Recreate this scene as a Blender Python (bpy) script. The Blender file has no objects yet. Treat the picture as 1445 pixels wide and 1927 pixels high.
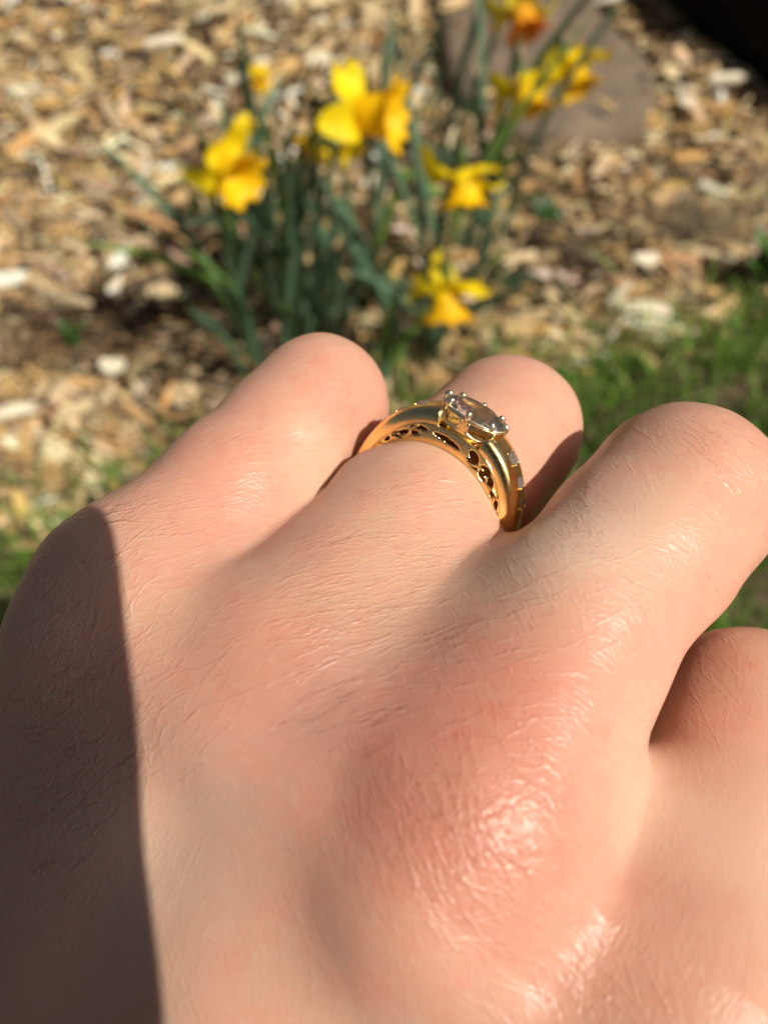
import bpy, bmesh, math, random
import numpy as np
from mathutils import Vector, Matrix

# ------------------------------------------------------------------ camera, sky, sun, exposure
SC = bpy.context.scene
C = SC.collection
random.seed(7)
RNG = np.random.default_rng(7)

PITCH = math.radians(62.0)
CAM = np.array([0.0, 0.0, 0.60])
AX_R = np.array([1.0, 0.0, 0.0])
AX_U = np.array([0.0, math.sin(PITCH), math.cos(PITCH)])
AX_F = np.array([0.0, math.cos(PITCH), -math.sin(PITCH)])
FPX = 1448.0                       # focal length in pixels of the 1445 x 1927 photograph

cam_data = bpy.data.cameras.new('camera')
cam_data.sensor_fit = 'VERTICAL'
cam_data.lens = 4.25
cam_data.sensor_height = 4.25 * 1927 / FPX
cam_data.sensor_width = 4.25 * 1445 / FPX
cam_data.clip_start = 0.002
cam_data.clip_end = 500
cam_data.dof.use_dof = True
cam_data.dof.focus_distance = 0.080
cam_data.dof.aperture_fstop = 2.75
camera = bpy.data.objects.new('camera', cam_data)
camera.location = Vector(CAM)
camera.rotation_euler = (math.pi / 2 - PITCH, 0, 0)
C.objects.link(camera)
SC.camera = camera

# direction towards the sun (from camera-frame x right, y up, z back)
SUN_CAM = np.array([0.52, 0.14, 0.84])
s = SUN_CAM[0] * AX_R + SUN_CAM[1] * AX_U - SUN_CAM[2] * AX_F
SUN = s / np.linalg.norm(s)
SUN_EL = math.asin(SUN[2])
SUN_AZ = math.atan2(SUN[0], SUN[1])

world = bpy.data.worlds.new('World')
SC.world = world
world.use_nodes = True
wn = world.node_tree
wn.nodes.clear()
w_out = wn.nodes.new('ShaderNodeOutputWorld')
w_bg = wn.nodes.new('ShaderNodeBackground')
w_sky = wn.nodes.new('ShaderNodeTexSky')
w_sky.sky_type = 'NISHITA'
w_sky.sun_disc = False
w_sky.sun_elevation = SUN_EL
w_sky.sun_rotation = SUN_AZ
w_sky.air_density = 0.7
w_sky.dust_density = 5.0
w_sky.ozone_density = 0.0
w_bg.inputs['Strength'].default_value = 0.05
wn.links.new(w_sky.outputs['Color'], w_bg.inputs['Color'])
wn.links.new(w_bg.outputs['Background'], w_out.inputs['Surface'])

sun_data = bpy.data.lights.new('sun', 'SUN')
sun_data.energy = 5.0
sun_data.angle = math.radians(0.53)
sun_data.color = (1.0, 0.93, 0.82)
sun = bpy.data.objects.new('sun', sun_data)
sun.rotation_euler = Vector(SUN).to_track_quat('Z', 'Y').to_euler()
C.objects.link(sun)

SC.view_settings.view_transform = 'Standard'
SC.view_settings.look = 'None'
SC.view_settings.exposure = 0.0
SC.view_settings.gamma = 1.0
SC.view_settings.use_curve_mapping = False
SC.cycles.use_denoising = True
SC.cycles.max_bounces = 10
SC.cycles.transmission_bounces = 8
SC.cycles.sample_clamp_indirect = 6.0

# ------------------------------------------------------------------ helpers
def cam2world(p):
    """camera-frame millimetres (x right, y up, z forward) -> world metres"""
    p = np.asarray(p, float) * 0.001
    return CAM + p[..., 0:1] * AX_R + p[..., 1:2] * AX_U + p[..., 2:3] * AX_F

def pix(u, v, z):
    """photo pixel at a depth in mm -> camera-frame mm"""
    return np.array([(u - 722.5) / FPX * z, -(v - 963.5) / FPX * z, z])

def ray(u, v):
    d = (u - 722.5) / FPX * AX_R - (v - 963.5) / FPX * AX_U + AX_F
    return d
def on_height(u, v, z=0.0):
    d = ray(u, v)
    return CAM + d * ((z - CAM[2]) / d[2])
def on_y(u, v, y):
    d = ray(u, v)
    return CAM + d * (y / d[1])

def unit(v):
    v = np.asarray(v, float)
    return v / np.linalg.norm(v)

def mesh_obj(name, verts, faces, mat=None, parent=None, smooth=True, mats=None, fmat=None):
    me = bpy.data.meshes.new(name)
    me.from_pydata([tuple(v) for v in verts], [], [tuple(f) for f in faces])
    if mat: me.materials.append(mat)
    if mats:
        for m in mats: me.materials.append(m)
    if fmat is not None:
        me.polygons.foreach_set('material_index', np.asarray(fmat, np.int32))
    me.polygons.foreach_set('use_smooth', np.full(len(me.polygons), smooth))
    me.update()
    o = bpy.data.objects.new(name, me)
    C.objects.link(o)
    if parent: o.parent = parent
    return o

def numpy_mesh(name, V, Q):
    """V (n,3) float, Q (m,3|4) int -> mesh, fast"""
    me = bpy.data.meshes.new(name)
    n, m, k = len(V), len(Q), Q.shape[1]
    me.vertices.add(n); me.vertices.foreach_set('co', np.ascontiguousarray(V, np.float32).ravel())
    me.loops.add(m * k); me.loops.foreach_set('vertex_index', np.ascontiguousarray(Q, np.int32).ravel())
    me.polygons.add(m)
    me.polygons.foreach_set('loop_start', np.arange(0, m * k, k, dtype=np.int32))
    me.polygons.foreach_set('use_smooth', np.ones(m, bool))
    me.update(calc_edges=True)
    me.validate()
    return me

def empty(name, loc, label=None, cat=None, group=None):
    o = bpy.data.objects.new(name, None)
    o.location = Vector([float(q) for q in loc])
    o.empty_display_size = 0.01
    C.objects.link(o)
    return tag(o, label, cat, group)

def tag(o, label=None, cat=None, group=None, kind=None):
    if label: o['label'] = label
    if cat: o['category'] = cat
    if group: o['group'] = group
    if kind: o['kind'] = kind
    return o

# ---- node helpers
class NT:
    def __init__(self, name):
        self.m = bpy.data.materials.new(name); self.m.use_nodes = True
        self.t = self.m.node_tree; self.t.nodes.clear()
        self.out = self.t.nodes.new('ShaderNodeOutputMaterial')
        self.b = self.t.nodes.new('ShaderNodeBsdfPrincipled')
        self.t.links.new(self.b.outputs[0], self.out.inputs[0])
    def n(self, typ, **kw):
        nd = self.t.nodes.new('ShaderNode' + typ)
        for k, v in kw.items(): setattr(nd, k, v)
        return nd
    def put(self, sock, val):
        if isinstance(val, bpy.types.NodeSocket): self.t.links.new(val, sock)
        elif val is not None: sock.default_value = val
    def math(self, op, a, b=None, c=None, clamp=False):
        nd = self.n('Math', operation=op, use_clamp=clamp)
        self.put(nd.inputs[0], a); self.put(nd.inputs[1], b); self.put(nd.inputs[2], c)
        return nd.outputs[0]
    def vmath(self, op, a, b=None):
        nd = self.n('VectorMath', operation=op)
        self.put(nd.inputs[0], a); self.put(nd.inputs[1], b)
        return nd.outputs[0]
    def mix(self, f, a, b, blend='MIX'):
        nd = self.n('Mix', data_type='RGBA', blend_type=blend)
        self.put(nd.inputs[0], f); self.put(nd.inputs[6], a); self.put(nd.inputs[7], b)
        return nd.outputs[2]
    def noise(self, vec, scale, detail=3, rough=0.5, out=0, dim='3D'):
        nd = self.n('TexNoise', noise_dimensions=dim)
        self.put(nd.inputs['Vector'], vec); self.put(nd.inputs['Scale'], scale)
        nd.inputs['Detail'].default_value = detail; nd.inputs['Roughness'].default_value = rough
        return nd.outputs[out]
    def voro(self, vec, scale, feature='DISTANCE_TO_EDGE', dim='3D', rnd=1.0):
        nd = self.n('TexVoronoi', feature=feature, voronoi_dimensions=dim)
        self.put(nd.inputs['Vector'], vec); self.put(nd.inputs['Scale'], scale)
        nd.inputs['Randomness'].default_value = rnd
        return nd.outputs['Distance']
    def ramp(self, f, stops, interp='LINEAR'):
        nd = self.n('ValToRGB'); nd.color_ramp.interpolation = interp
        e = nd.color_ramp.elements
        while len(e) > 1: e.remove(e[-1])
        e[0].position, e[0].color = stops[0][0], (*stops[0][1], 1)
        for p, c in stops[1:]:
            q = e.new(p); q.color = (*c, 1)
        self.put(nd.inputs[0], f)
        return nd.outputs[0]
    def smooth(self, x, a, b, lo=0.0, hi=1.0):
        nd = self.n('MapRange', interpolation_type='SMOOTHSTEP')
        self.put(nd.inputs['Value'], x)
        nd.inputs['From Min'].default_value = a; nd.inputs['From Max'].default_value = b
        nd.inputs['To Min'].default_value = lo; nd.inputs['To Max'].default_value = hi
        return nd.outputs[0]
    def attr(self, name, out='Fac'):
        nd = self.n('Attribute', attribute_name=name); return nd.outputs[out]
    def obj(self):
        return self.n('TexCoord').outputs['Object']
    def bump(self, h, strength, dist, normal=None):
        nd = self.n('Bump'); self.put(nd.inputs['Height'], h)
        nd.inputs['Strength'].default_value = strength; nd.inputs['Distance'].default_value = dist
        if normal is not None: self.put(nd.inputs['Normal'], normal)
        return nd.outputs[0]
    def set(self, **kw):
        for k, v in kw.items(): self.put(self.b.inputs[k.replace('_', ' ')], v)

# ------------------------------------------------------------------ materials
M = {}
SKIN_A, SKIN_B = (0.605, 0.368, 0.255), (0.635, 0.350, 0.250)
SKIN_SHADE, SKIN_RED, SKIN_PALE = (0.38, 0.262, 0.205), (0.61, 0.240, 0.168), (0.68, 0.49, 0.37)
CREASE_GAIN = 0.85
def mat_skin(relief, depth_mm):
    n = NT('skin')
    gl = n.attr('gloss')
    im = n.n('TexImage', image=relief, extension='EXTEND', interpolation='Cubic')
    n.put(im.inputs['Vector'], n.n('UVMap', uv_map='relief').outputs[0])
    h = n.math('MULTIPLY', im.outputs['Color'], n.attr('amp'))
    crease = n.smooth(im.outputs['Color'], 0.35, 0.80, 0.36, 0.0)
    col = n.mix(crease, n.attr('tone', 'Color'), (0.50, 0.22, 0.15, 1))
    n.set(Base_Color=col, IOR=1.42, Subsurface_Weight=1.0, Subsurface_Radius=(1.0, 0.36, 0.20), Subsurface_Scale=0.0014)
    n.set(Roughness=n.math('SUBTRACT', 0.375, n.math('MULTIPLY', gl, 0.02)))
    n.set(Specular_IOR_Level=n.math('MULTIPLY_ADD', gl, 0.24, 0.38))
    n.set(Normal=n.bump(h, 1.0, depth_mm * 0.001 * CREASE_GAIN))
    n.b.subsurface_method = 'RANDOM_WALK'
    M['skin'] = n.m

def plain(name, col, rough=0.5, metal=0.0, **kw):
    n = NT(name); n.set(Base_Color=(*col, 1), Roughness=rough, Metallic=metal, **kw); M[name] = n.m
    return n
def mat_metal(name, col, rough, wear):
    n = NT(name); o = n.obj()
    sp = n.noise(o, 900, 3)
    n.set(Base_Color=n.mix(n.smooth(sp, 0.35, 0.7), (*col, 1), tuple(c * wear for c in col) + (1,)), Metallic=1.0)
    n.set(Roughness=n.smooth(n.noise(o, 2600, 2), 0.3, 0.7, rough * 0.85, rough * 1.2))
    n.set(Normal=n.bump(n.noise(o, 1500, 3), 0.25, 0.00004))
    M[name] = n.m
mat_metal('gold', (1.0, 0.73, 0.30), 0.21, 0.95)
mat_metal('white_gold', (0.95, 0.84, 0.60), 0.32, 0.85)
plain('gem', (1.0, 0.98, 0.95), 0.06, 0.0, Transmission_Weight=0.985, IOR=1.7)
plain('small_gem', (0.80, 0.84, 0.92), 0.05, 0.0, Transmission_Weight=0.88, IOR=1.8)

def mat_tint(name, rough, grain, gscale, spec=0.3, trans=0.0, tint='tint', use_obj=False):
    """colour comes with each piece (attribute or object colour); grain varies it"""
    n = NT(name); o = n.n('NewGeometry').outputs['Position']
    base = n.n('ObjectInfo').outputs['Color'] if use_obj else n.attr(tint, 'Color')
    g = n.noise(o, gscale, 3, 0.6)
    col = n.mix(n.smooth(g, 0.35, 0.7, 0, grain), base, (0.05, 0.032, 0.018, 1))
    n.set(Base_Color=col, Roughness=rough, Specular_IOR_Level=spec)
    if trans:
        tr = n.n('BsdfTranslucent'); n.put(tr.inputs['Color'], col)
        mx = n.n('MixShader'); mx.inputs[0].default_value = trans
        n.t.links.new(n.b.outputs[0], mx.inputs[1]); n.t.links.new(tr.outputs[0], mx.inputs[2])
        n.t.links.new(mx.outputs[0], n.out.inputs[0])
    M[name] = n.m
mat_tint('chip', 0.7, 0.35, 160)
mat_tint('chip_single', 0.65, 0.35, 160, use_obj=True)
mat_tint('blade', 0.55, 0.15, 60, 0.4, 0.35)
mat_tint('leaf', 0.42, 0.12, 50, 0.5, 0.25)
mat_tint('petal', 0.5, 0.0, 50, 0.3, 0.35)

def mat_soil():
    n = NT('soil'); o = n.obj()
    a = n.noise(o, 9, 5, 0.6); b = n.voro(o, 45)
    col = n.ramp(a, [(0.3, (0.035, 0.022, 0.013)), (0.55, (0.10, 0.066, 0.037)), (0.75, (0.17, 0.115, 0.062))])
    n.set(Base_Color=col, Roughness=0.95, Normal=n.bump(n.math('ADD', b, n.noise(o, 120, 3)), 0.8, 0.006))
    M['soil'] = n.m
mat_soil()
def mat_stone():
    n = NT('stone'); o = n.obj()
    col = n.ramp(n.noise(o, 22, 5, 0.6), [(0.3, (0.115, 0.082, 0.054)), (0.5, (0.155, 0.114, 0.076)), (0.72, (0.21, 0.155, 0.105))])
    col = n.mix(n.smooth(n.noise(o, 260, 2), 0.55, 0.75, 0, 0.5), col, (0.10, 0.075, 0.055, 1))
    n.set(Base_Color=col, Roughness=0.9, Normal=n.bump(n.noise(o, 90, 4), 0.6, 0.002))
    M['stone'] = n.m
mat_stone()
def mat_shade_black():  # near-black colour standing in for the corner's shade
    n = NT('shade_black'); o = n.obj()
    col = n.ramp(n.noise(n.vmath('MULTIPLY', o, (1, 1, 5)), 18, 4), [(0.3, (0.004, 0.003, 0.002)), (0.62, (0.010, 0.0075, 0.005)), (0.8, (0.03, 0.022, 0.014))])
    n.set(Base_Color=col, Roughness=0.9, Specular_IOR_Level=0.15, Normal=n.bump(n.noise(o, 60, 4), 0.8, 0.006))
    M['shade_black'] = n.m
mat_shade_black()
# ------------------------------------------------------------------ ground: soil sheet, wood-chip mulch, grass
def noise2(x, y, s, seed=0):
    r = np.random.default_rng(seed); out = 0
    for _ in range(5):
        a = r.uniform(0, 6.28); k = s * r.uniform(0.6, 1.7)
        out = out + np.sin((x * math.cos(a) + y * math.sin(a)) * k + r.uniform(0, 6.28))
    return out / 5
gx = np.concatenate([[-60, -12, -4, -2], np.linspace(-1.3, 1.3, 80), [2, 4, 12, 60]])
gy = np.concatenate([[-60, -8, -2], np.linspace(-0.5, 2.2, 80), [3, 5, 12, 60]])
GX, GY = np.meshgrid(gx, gy, indexing='ij')
GZ = 0.012 * noise2(GX, GY, 14, 1) + 0.008 * noise2(GX, GY, 34, 2)
GZ = np.where((np.abs(GX) < 1.4) & (GY < 2.3) & (GY > -0.6), GZ, 0) - 0.006
gi_ = np.arange(GX.size).reshape(GX.shape)
GQ = np.stack([gi_[:-1, :-1], gi_[1:, :-1], gi_[1:, 1:], gi_[:-1, 1:]], -1).reshape(-1, 4)
gm = numpy_mesh('ground', np.stack([GX, GY, GZ], -1).reshape(-1, 3), GQ)
gm.materials.append(M['soil'])
ground = bpy.data.objects.new('ground', gm); C.objects.link(ground); tag(ground, kind='structure')
def ground_z(x, y): return 0.012 * noise2(x, y, 14, 1) + 0.008 * noise2(x, y, 34, 2) - 0.006

def lawn_edge(x):                       # the lawn lies on the near side of this line
    return 0.372 + (x + 0.27) * 0.33 + 0.018 * noise2(x, x * 0, 25, 5)

def proj(p):
    d = np.asarray(p) - CAM
    z = d @ AX_F
    return 722.5 + FPX * (d @ AX_R) / z, 963.5 - FPX * (d @ AX_U) / z, z

# ---- chips
def chip_shape(r):
    """a split, slightly wedge-shaped flake of wood along x, unit length"""
    w0, w1, w2 = r.uniform(0.45, 1), r.uniform(0.8, 1), r.uniform(0.25, 0.9)
    t0, t1, t2 = r.uniform(0.3, 1), 1.0, r.uniform(0.25, 0.9)
    V = []
    for x, w, t in ((-0.5, w0, t0), (r.uniform(-0.15, 0.15), w1, t1), (0.5, w2, t2)):
        bend = r.uniform(-0.12, 0.12)
        for sy, sz in ((-1, -1), (1, -1), (1, 1), (-1, 1)):
            V.append((x + r.uniform(-0.06, 0.06), sy * w * 0.5 + bend + r.uniform(-0.06, 0.06), sz * t * 0.5 + r.uniform(-0.12, 0.12)))
    F = [(0, 3, 2, 1), (8, 9, 10, 11)]
    for l in (0, 4):
        for k in range(4): F.append((l + k, l + (k + 1) % 4, l + 4 + (k + 1) % 4, l + 4 + k))
    return np.array(V), np.array(F)
SHAPES = [chip_shape(RNG) for _ in range(10)]
PAL = np.array([(0.66, 0.51, 0.29), (0.52, 0.36, 0.17), (0.42, 0.27, 0.11), (0.37, 0.28, 0.17), (0.22, 0.14, 0.065), (0.10, 0.062, 0.030), (0.60, 0.38, 0.13), (0.84, 0.75, 0.55)])
NCH = 30000
cy_ = RNG.uniform(0.12, 1.75, NCH * 2); cx_ = RNG.uniform(-1, 1, NCH * 2) * (0.30 + 0.52 * cy_)
keep = (cy_ > lawn_edge(cx_) - 0.035 - 0.05 * RNG.random(NCH * 2) ** 3)
cx_, cy_ = cx_[keep][:NCH], cy_[keep][:NCH]
NCH = len(cx_)
length = np.clip(RNG.lognormal(math.log(0.0150), 0.58, NCH), 0.005, 0.06)
width = length * RNG.uniform(0.10, 0.45, NCH); width = np.clip(width, 0.0022, 0.014)
thick = np.clip(width * RNG.uniform(0.15, 0.5, NCH), 0.0010, 0.0045)
zz = ground_z(cx_, cy_) + RNG.uniform(0.0, 0.016, NCH)
yaw = RNG.normal(0.1, 0.75, NCH) + (RNG.random(NCH) < 0.25) * RNG.uniform(-1.6, 1.6, NCH); tilt = RNG.normal(0, 0.22, NCH); roll = RNG.normal(0, 0.35, NCH)
# chips coloured darker in patches to paint in shade, plus the dark hollow
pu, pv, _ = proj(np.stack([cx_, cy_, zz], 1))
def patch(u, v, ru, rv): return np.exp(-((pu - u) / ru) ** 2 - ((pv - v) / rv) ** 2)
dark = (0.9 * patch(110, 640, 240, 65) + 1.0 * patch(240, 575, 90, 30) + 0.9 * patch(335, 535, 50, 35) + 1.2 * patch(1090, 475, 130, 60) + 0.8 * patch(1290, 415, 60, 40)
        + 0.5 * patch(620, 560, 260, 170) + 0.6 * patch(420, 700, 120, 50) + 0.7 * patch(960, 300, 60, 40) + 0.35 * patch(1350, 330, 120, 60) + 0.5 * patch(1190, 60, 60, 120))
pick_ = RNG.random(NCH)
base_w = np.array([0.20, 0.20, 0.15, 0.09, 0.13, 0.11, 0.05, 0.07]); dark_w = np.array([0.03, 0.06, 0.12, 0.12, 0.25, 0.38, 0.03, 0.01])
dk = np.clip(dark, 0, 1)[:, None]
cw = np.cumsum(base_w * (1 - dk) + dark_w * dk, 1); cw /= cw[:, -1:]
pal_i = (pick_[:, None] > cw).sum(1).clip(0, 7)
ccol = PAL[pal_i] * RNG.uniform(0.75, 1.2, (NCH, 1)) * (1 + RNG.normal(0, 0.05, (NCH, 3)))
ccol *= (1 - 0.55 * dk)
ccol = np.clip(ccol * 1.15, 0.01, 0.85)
# bare soil imitates shade left of the clump; the hollow and stone stay clear
STONE_PX = [(838, -70), (835, 40), (858, 155), (925, 220), (1020, 245), (1120, 248), (1200, 222), (1238, 150), (1205, 90), (1150, 40), (1120, -10), (1130, -70)]
def in_poly(u, v, poly):
    ins = np.zeros(len(u), bool); n = len(poly)
    for i in range(n):
        (x1, y1), (x2, y2) = poly[i], poly[(i + 1) % n]
        c = ((y1 > v) != (y2 > v)) & (u < (x2 - x1) * (v - y1) / (y2 - y1 + 1e-9) + x1)
        ins ^= c
    return ins
ok = ~in_poly(pu, pv, STONE_PX)
_near = sum(in_poly(pu + dx, pv + dy, STONE_PX).astype(int) for dx, dy in ((26, 0), (-26, 0), (0, 18), (0, -18)))
ok |= (_near < 4) & (RNG.random(NCH) < 0.32)
zz = zz + np.where(in_poly(pu, pv, STONE_PX), 0.028, 0)
bare_spots = (((pu - 215) / 55) ** 2 + ((pv - 585) / 18) ** 2 < 1) | (((pu - 340) / 34) ** 2 + ((pv - 540) / 26) ** 2 < 1) | (((pu - 1290) / 38) ** 2 + ((pv - 420) / 30) ** 2 < 1)
ok &= ~(bare_spots & (RNG.random(NCH) < 0.93))
size_px = length * FPX / np.maximum((np.stack([cx_, cy_, zz], 1) - CAM) @ AX_F, 0.1)
inframe = (pu > 10) & (pu < 1435) & (pv > 5) & (pv < 620 + 0 * pu) & ok
# a few chips known from the photograph: u, v, length m, width m, yaw deg, colour
KNOWN = [(1215, 578, 0.050, 0.014, -6, 7), (1370, 150, 0.046, 0.013, 4, 7), (310, 75, 0.050, 0.018, 8, 7), (1295, 192, 0.020, 0.016, 0, 7), (600, 105, 0.028, 0.016, 10, 7),
         (1225, 465, 0.026, 0.018, 5, 7), (300, 540, 0.030, 0.018, -5, 0), (120, 235, 0.040, 0.014, 25, 0), (85, 190, 0.034, 0.012, 8, 6), (180, 355, 0.034, 0.020, -25, 3),
         (1265, 130, 0.026, 0.018, 60, 0), (1250, 365, 0.026, 0.020, 30, 1), (410, 20, 0.03, 0.014, 15, 0), (140, 765, 0.036, 0.014, 32, 0), (30, 775, 0.034, 0.012, 15, 7), (210, 685, 0.022, 0.018, 0, 7),
         (700, 335, 0.024, 0.018, 0, 7), (645, 380, 0.030, 0.022, 10, 0), (700, 600, 0.030, 0.020, 20, 0), (1050, 545, 0.026, 0.012, 20, 0), (975, 620, 0.03, 0.02, 0, 1), (20, 400, 0.04, 0.016, -50, 3)]
order = np.argsort(-(size_px * (0.6 + zz / 0.016)) * inframe)
singles = order[:300 - len(KNOWN)]
rest = np.ones(NCH, bool); rest[singles] = False; rest &= ok

def chip_mats(i):
    return Matrix.Translation((cx_[i], cy_[i], zz[i])) @ Matrix.Rotation(yaw[i], 4, 'Z') @ Matrix.Rotation(tilt[i], 4, 'Y') @ Matrix.Rotation(roll[i], 4, 'X') @ Matrix.Diagonal((length[i], width[i], thick[i], 1))
mulch = empty('mulch_bed', (0, 0, 0)); tag(mulch, 'pale wood chip mulch spread over the flower bed', 'mulch', kind='structure')
chip_me = []
for V, F in SHAPES:
    me = bpy.data.meshes.new('wood_chip'); me.from_pydata(V.tolist(), [], F.tolist()); me.materials.append(M['chip_single']); chip_me.append(me)
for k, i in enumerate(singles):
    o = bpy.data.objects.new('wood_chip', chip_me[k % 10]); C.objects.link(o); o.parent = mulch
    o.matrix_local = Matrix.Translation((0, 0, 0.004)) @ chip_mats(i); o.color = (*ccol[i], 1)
for k, (u, v, L_, W_, yw, pc) in enumerate(KNOWN):
    g = on_height(u, v, 0.018)
    o = bpy.data.objects.new('wood_chip', chip_me[k % 10]); C.objects.link(o); o.parent = mulch
    o.matrix_local = Matrix.Translation((g[0], g[1], ground_z(g[0], g[1]) + 0.020)) @ Matrix.Rotation(math.radians(yw), 4, 'Z') @ Matrix.Rotation(0.1, 4, 'X') @ Matrix.Diagonal((L_, W_, 0.005, 1))
    o.color = (*PAL[pc], 1)
idx = np.where(rest)[0]
cr_, sr_ = np.cos(yaw), np.sin(yaw); ct_, st_ = np.cos(tilt), np.sin(tilt); co_, so_ = np.cos(roll), np.sin(roll)
Vs, Fs, Cs = [], [], []; base = 0
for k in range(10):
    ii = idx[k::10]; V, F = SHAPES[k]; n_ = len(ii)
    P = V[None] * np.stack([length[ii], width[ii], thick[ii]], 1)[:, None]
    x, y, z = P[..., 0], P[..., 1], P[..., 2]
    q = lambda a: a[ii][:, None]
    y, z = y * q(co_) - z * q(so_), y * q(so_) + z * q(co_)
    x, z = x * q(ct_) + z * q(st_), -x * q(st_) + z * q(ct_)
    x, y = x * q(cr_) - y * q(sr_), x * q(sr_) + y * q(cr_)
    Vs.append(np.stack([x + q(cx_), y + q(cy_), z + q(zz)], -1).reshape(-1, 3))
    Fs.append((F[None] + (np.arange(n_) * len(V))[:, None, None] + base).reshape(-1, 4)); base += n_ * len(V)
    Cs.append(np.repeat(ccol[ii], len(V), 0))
me = numpy_mesh('chip_layer', np.concatenate(Vs), np.concatenate(Fs))
me.polygons.foreach_set('use_smooth', np.zeros(len(me.polygons), bool))
def add_color(me, name, arr):
    at = me.attributes.new(name, 'FLOAT_COLOR', 'POINT')
    at.data.foreach_set('color', np.concatenate([arr, np.ones((len(arr), 1))], 1).astype(np.float32).ravel())
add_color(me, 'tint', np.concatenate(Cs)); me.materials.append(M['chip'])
o = bpy.data.objects.new('chip_layer', me); C.objects.link(o); o.parent = mulch; tag(o, kind='stuff')

# ---- grass
def blades(name, n, xs, ys, hs, ws, cols, lean=0.5, mat='blade'):
    az = RNG.uniform(0, 6.28, n); le = np.abs(RNG.normal(0, lean, n)) + 0.1
    z0 = ground_z(xs, ys)
    V = np.zeros((n, 7, 3)); lx, ly = np.cos(az), np.sin(az); px_, py_ = -np.sin(az + RNG.normal(0, .6, n)), np.cos(az)
    for k, t in enumerate((0, 0.4, 0.75)):
        bx = xs + lx * hs * le * t ** 1.7; by = ys + ly * hs * le * t ** 1.7; bz = z0 + hs * t * (1 - 0.22 * le * t)
        w = ws * (1, 0.9, 0.6)[k] / 2
        V[:, 2 * k] = np.stack([bx - px_ * w, by - py_ * w, bz], 1); V[:, 2 * k + 1] = np.stack([bx + px_ * w, by + py_ * w, bz], 1)
    V[:, 6] = np.stack([xs + lx * hs * le, ys + ly * hs * le, z0 + hs * (1 - 0.22 * le)], 1)
    T = np.array([(0, 1, 3), (0, 3, 2), (2, 3, 5), (2, 5, 4), (4, 5, 6)])
    F = (T[None] + (np.arange(n) * 7)[:, None, None]).reshape(-1, 3)
    me = numpy_mesh(name, V.reshape(-1, 3), F); add_color(me, 'tint', np.repeat(cols, 7, 0)); me.materials.append(M[mat])
    o = bpy.data.objects.new(name, me); C.objects.link(o)
    return o
n = 26000
xs = RNG.uniform(-0.62, 0.75, n); ys = RNG.uniform(-0.15, 0.62, n)
dens = np.clip((lawn_edge(xs) - ys + 0.02 * RNG.normal(0, 1, n)) / 0.04, 0, 1)
k = RNG.random(n) < dens * (0.55 + 0.45 * (noise2(xs, ys, 40, 8) > -0.25)); xs, ys = xs[k], ys[k]; n = len(xs)
gp = np.array([(0.13, 0.27, 0.030), (0.17, 0.33, 0.042), (0.09, 0.19, 0.025), (0.24, 0.37, 0.06), (0.36, 0.30, 0.14)])
gc = gp[RNG.choice(5, n, p=[0.32, 0.33, 0.17, 0.12, 0.06])] * RNG.uniform(0.7, 1.25, (n, 1))
grass = blades('grass', n, xs, ys, RNG.uniform(0.02, 0.055, n), RNG.uniform(0.0018, 0.0038, n), gc)
tag(grass, 'short green lawn grass growing along the edge of the mulch', 'grass', kind='stuff')

# ---- flat stepping stone
def build_stone():
    P = np.array([on_height(u, v, 0.03)[:2] for u, v in STONE_PX])
    n = 72; t = np.linspace(0, len(P), n, endpoint=False)
    i = t.astype(int); f = (t - i)[:, None]
    a, b, c, d = (P[(i + k) % len(P)] for k in (-1, 0, 1, 2))
    out = 0.5 * (2 * b + (c - a) * f + (2 * a - 5 * b + 4 * c - d) * f ** 2 + (3 * b - a - 3 * c + d) * f ** 3)
    ctr = out.mean(0); V, F = [], []
    prof = [(1.02, -0.03), (1.015, 0.012), (1.0, 0.026), (0.97, 0.032), (0.9, 0.034), (0.75, 0.035), (0.5, 0.036), (0.25, 0.036)]
    for s_, z in prof:
        for q in out:
            p = ctr + (q - ctr) * s_
            V.append((p[0] - ctr[0], p[1] - ctr[1], z + 0.002 * math.sin(p[0] * 70 + p[1] * 30) + 0.0016 * math.sin(p[0] * 31 - p[1] * 83)))
    V.append((0, 0, 0.036))
    for l in range(len(prof) - 1):
        for k in range(n): F.append((l * n + k, l * n + (k + 1) % n, (l + 1) * n + (k + 1) % n, (l + 1) * n + k))
    for k in range(n): F.append(((len(prof) - 1) * n + k, (len(prof) - 1) * n + (k + 1) % n, len(V) - 1))
    o = mesh_obj('stepping_stone', V, F, M['stone']); o.location = (ctr[0], ctr[1], -0.006)
    tag(o, 'flat brownish grey stepping stone sunk in the wood chips behind the flowers', 'stone')
build_stone()

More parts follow.
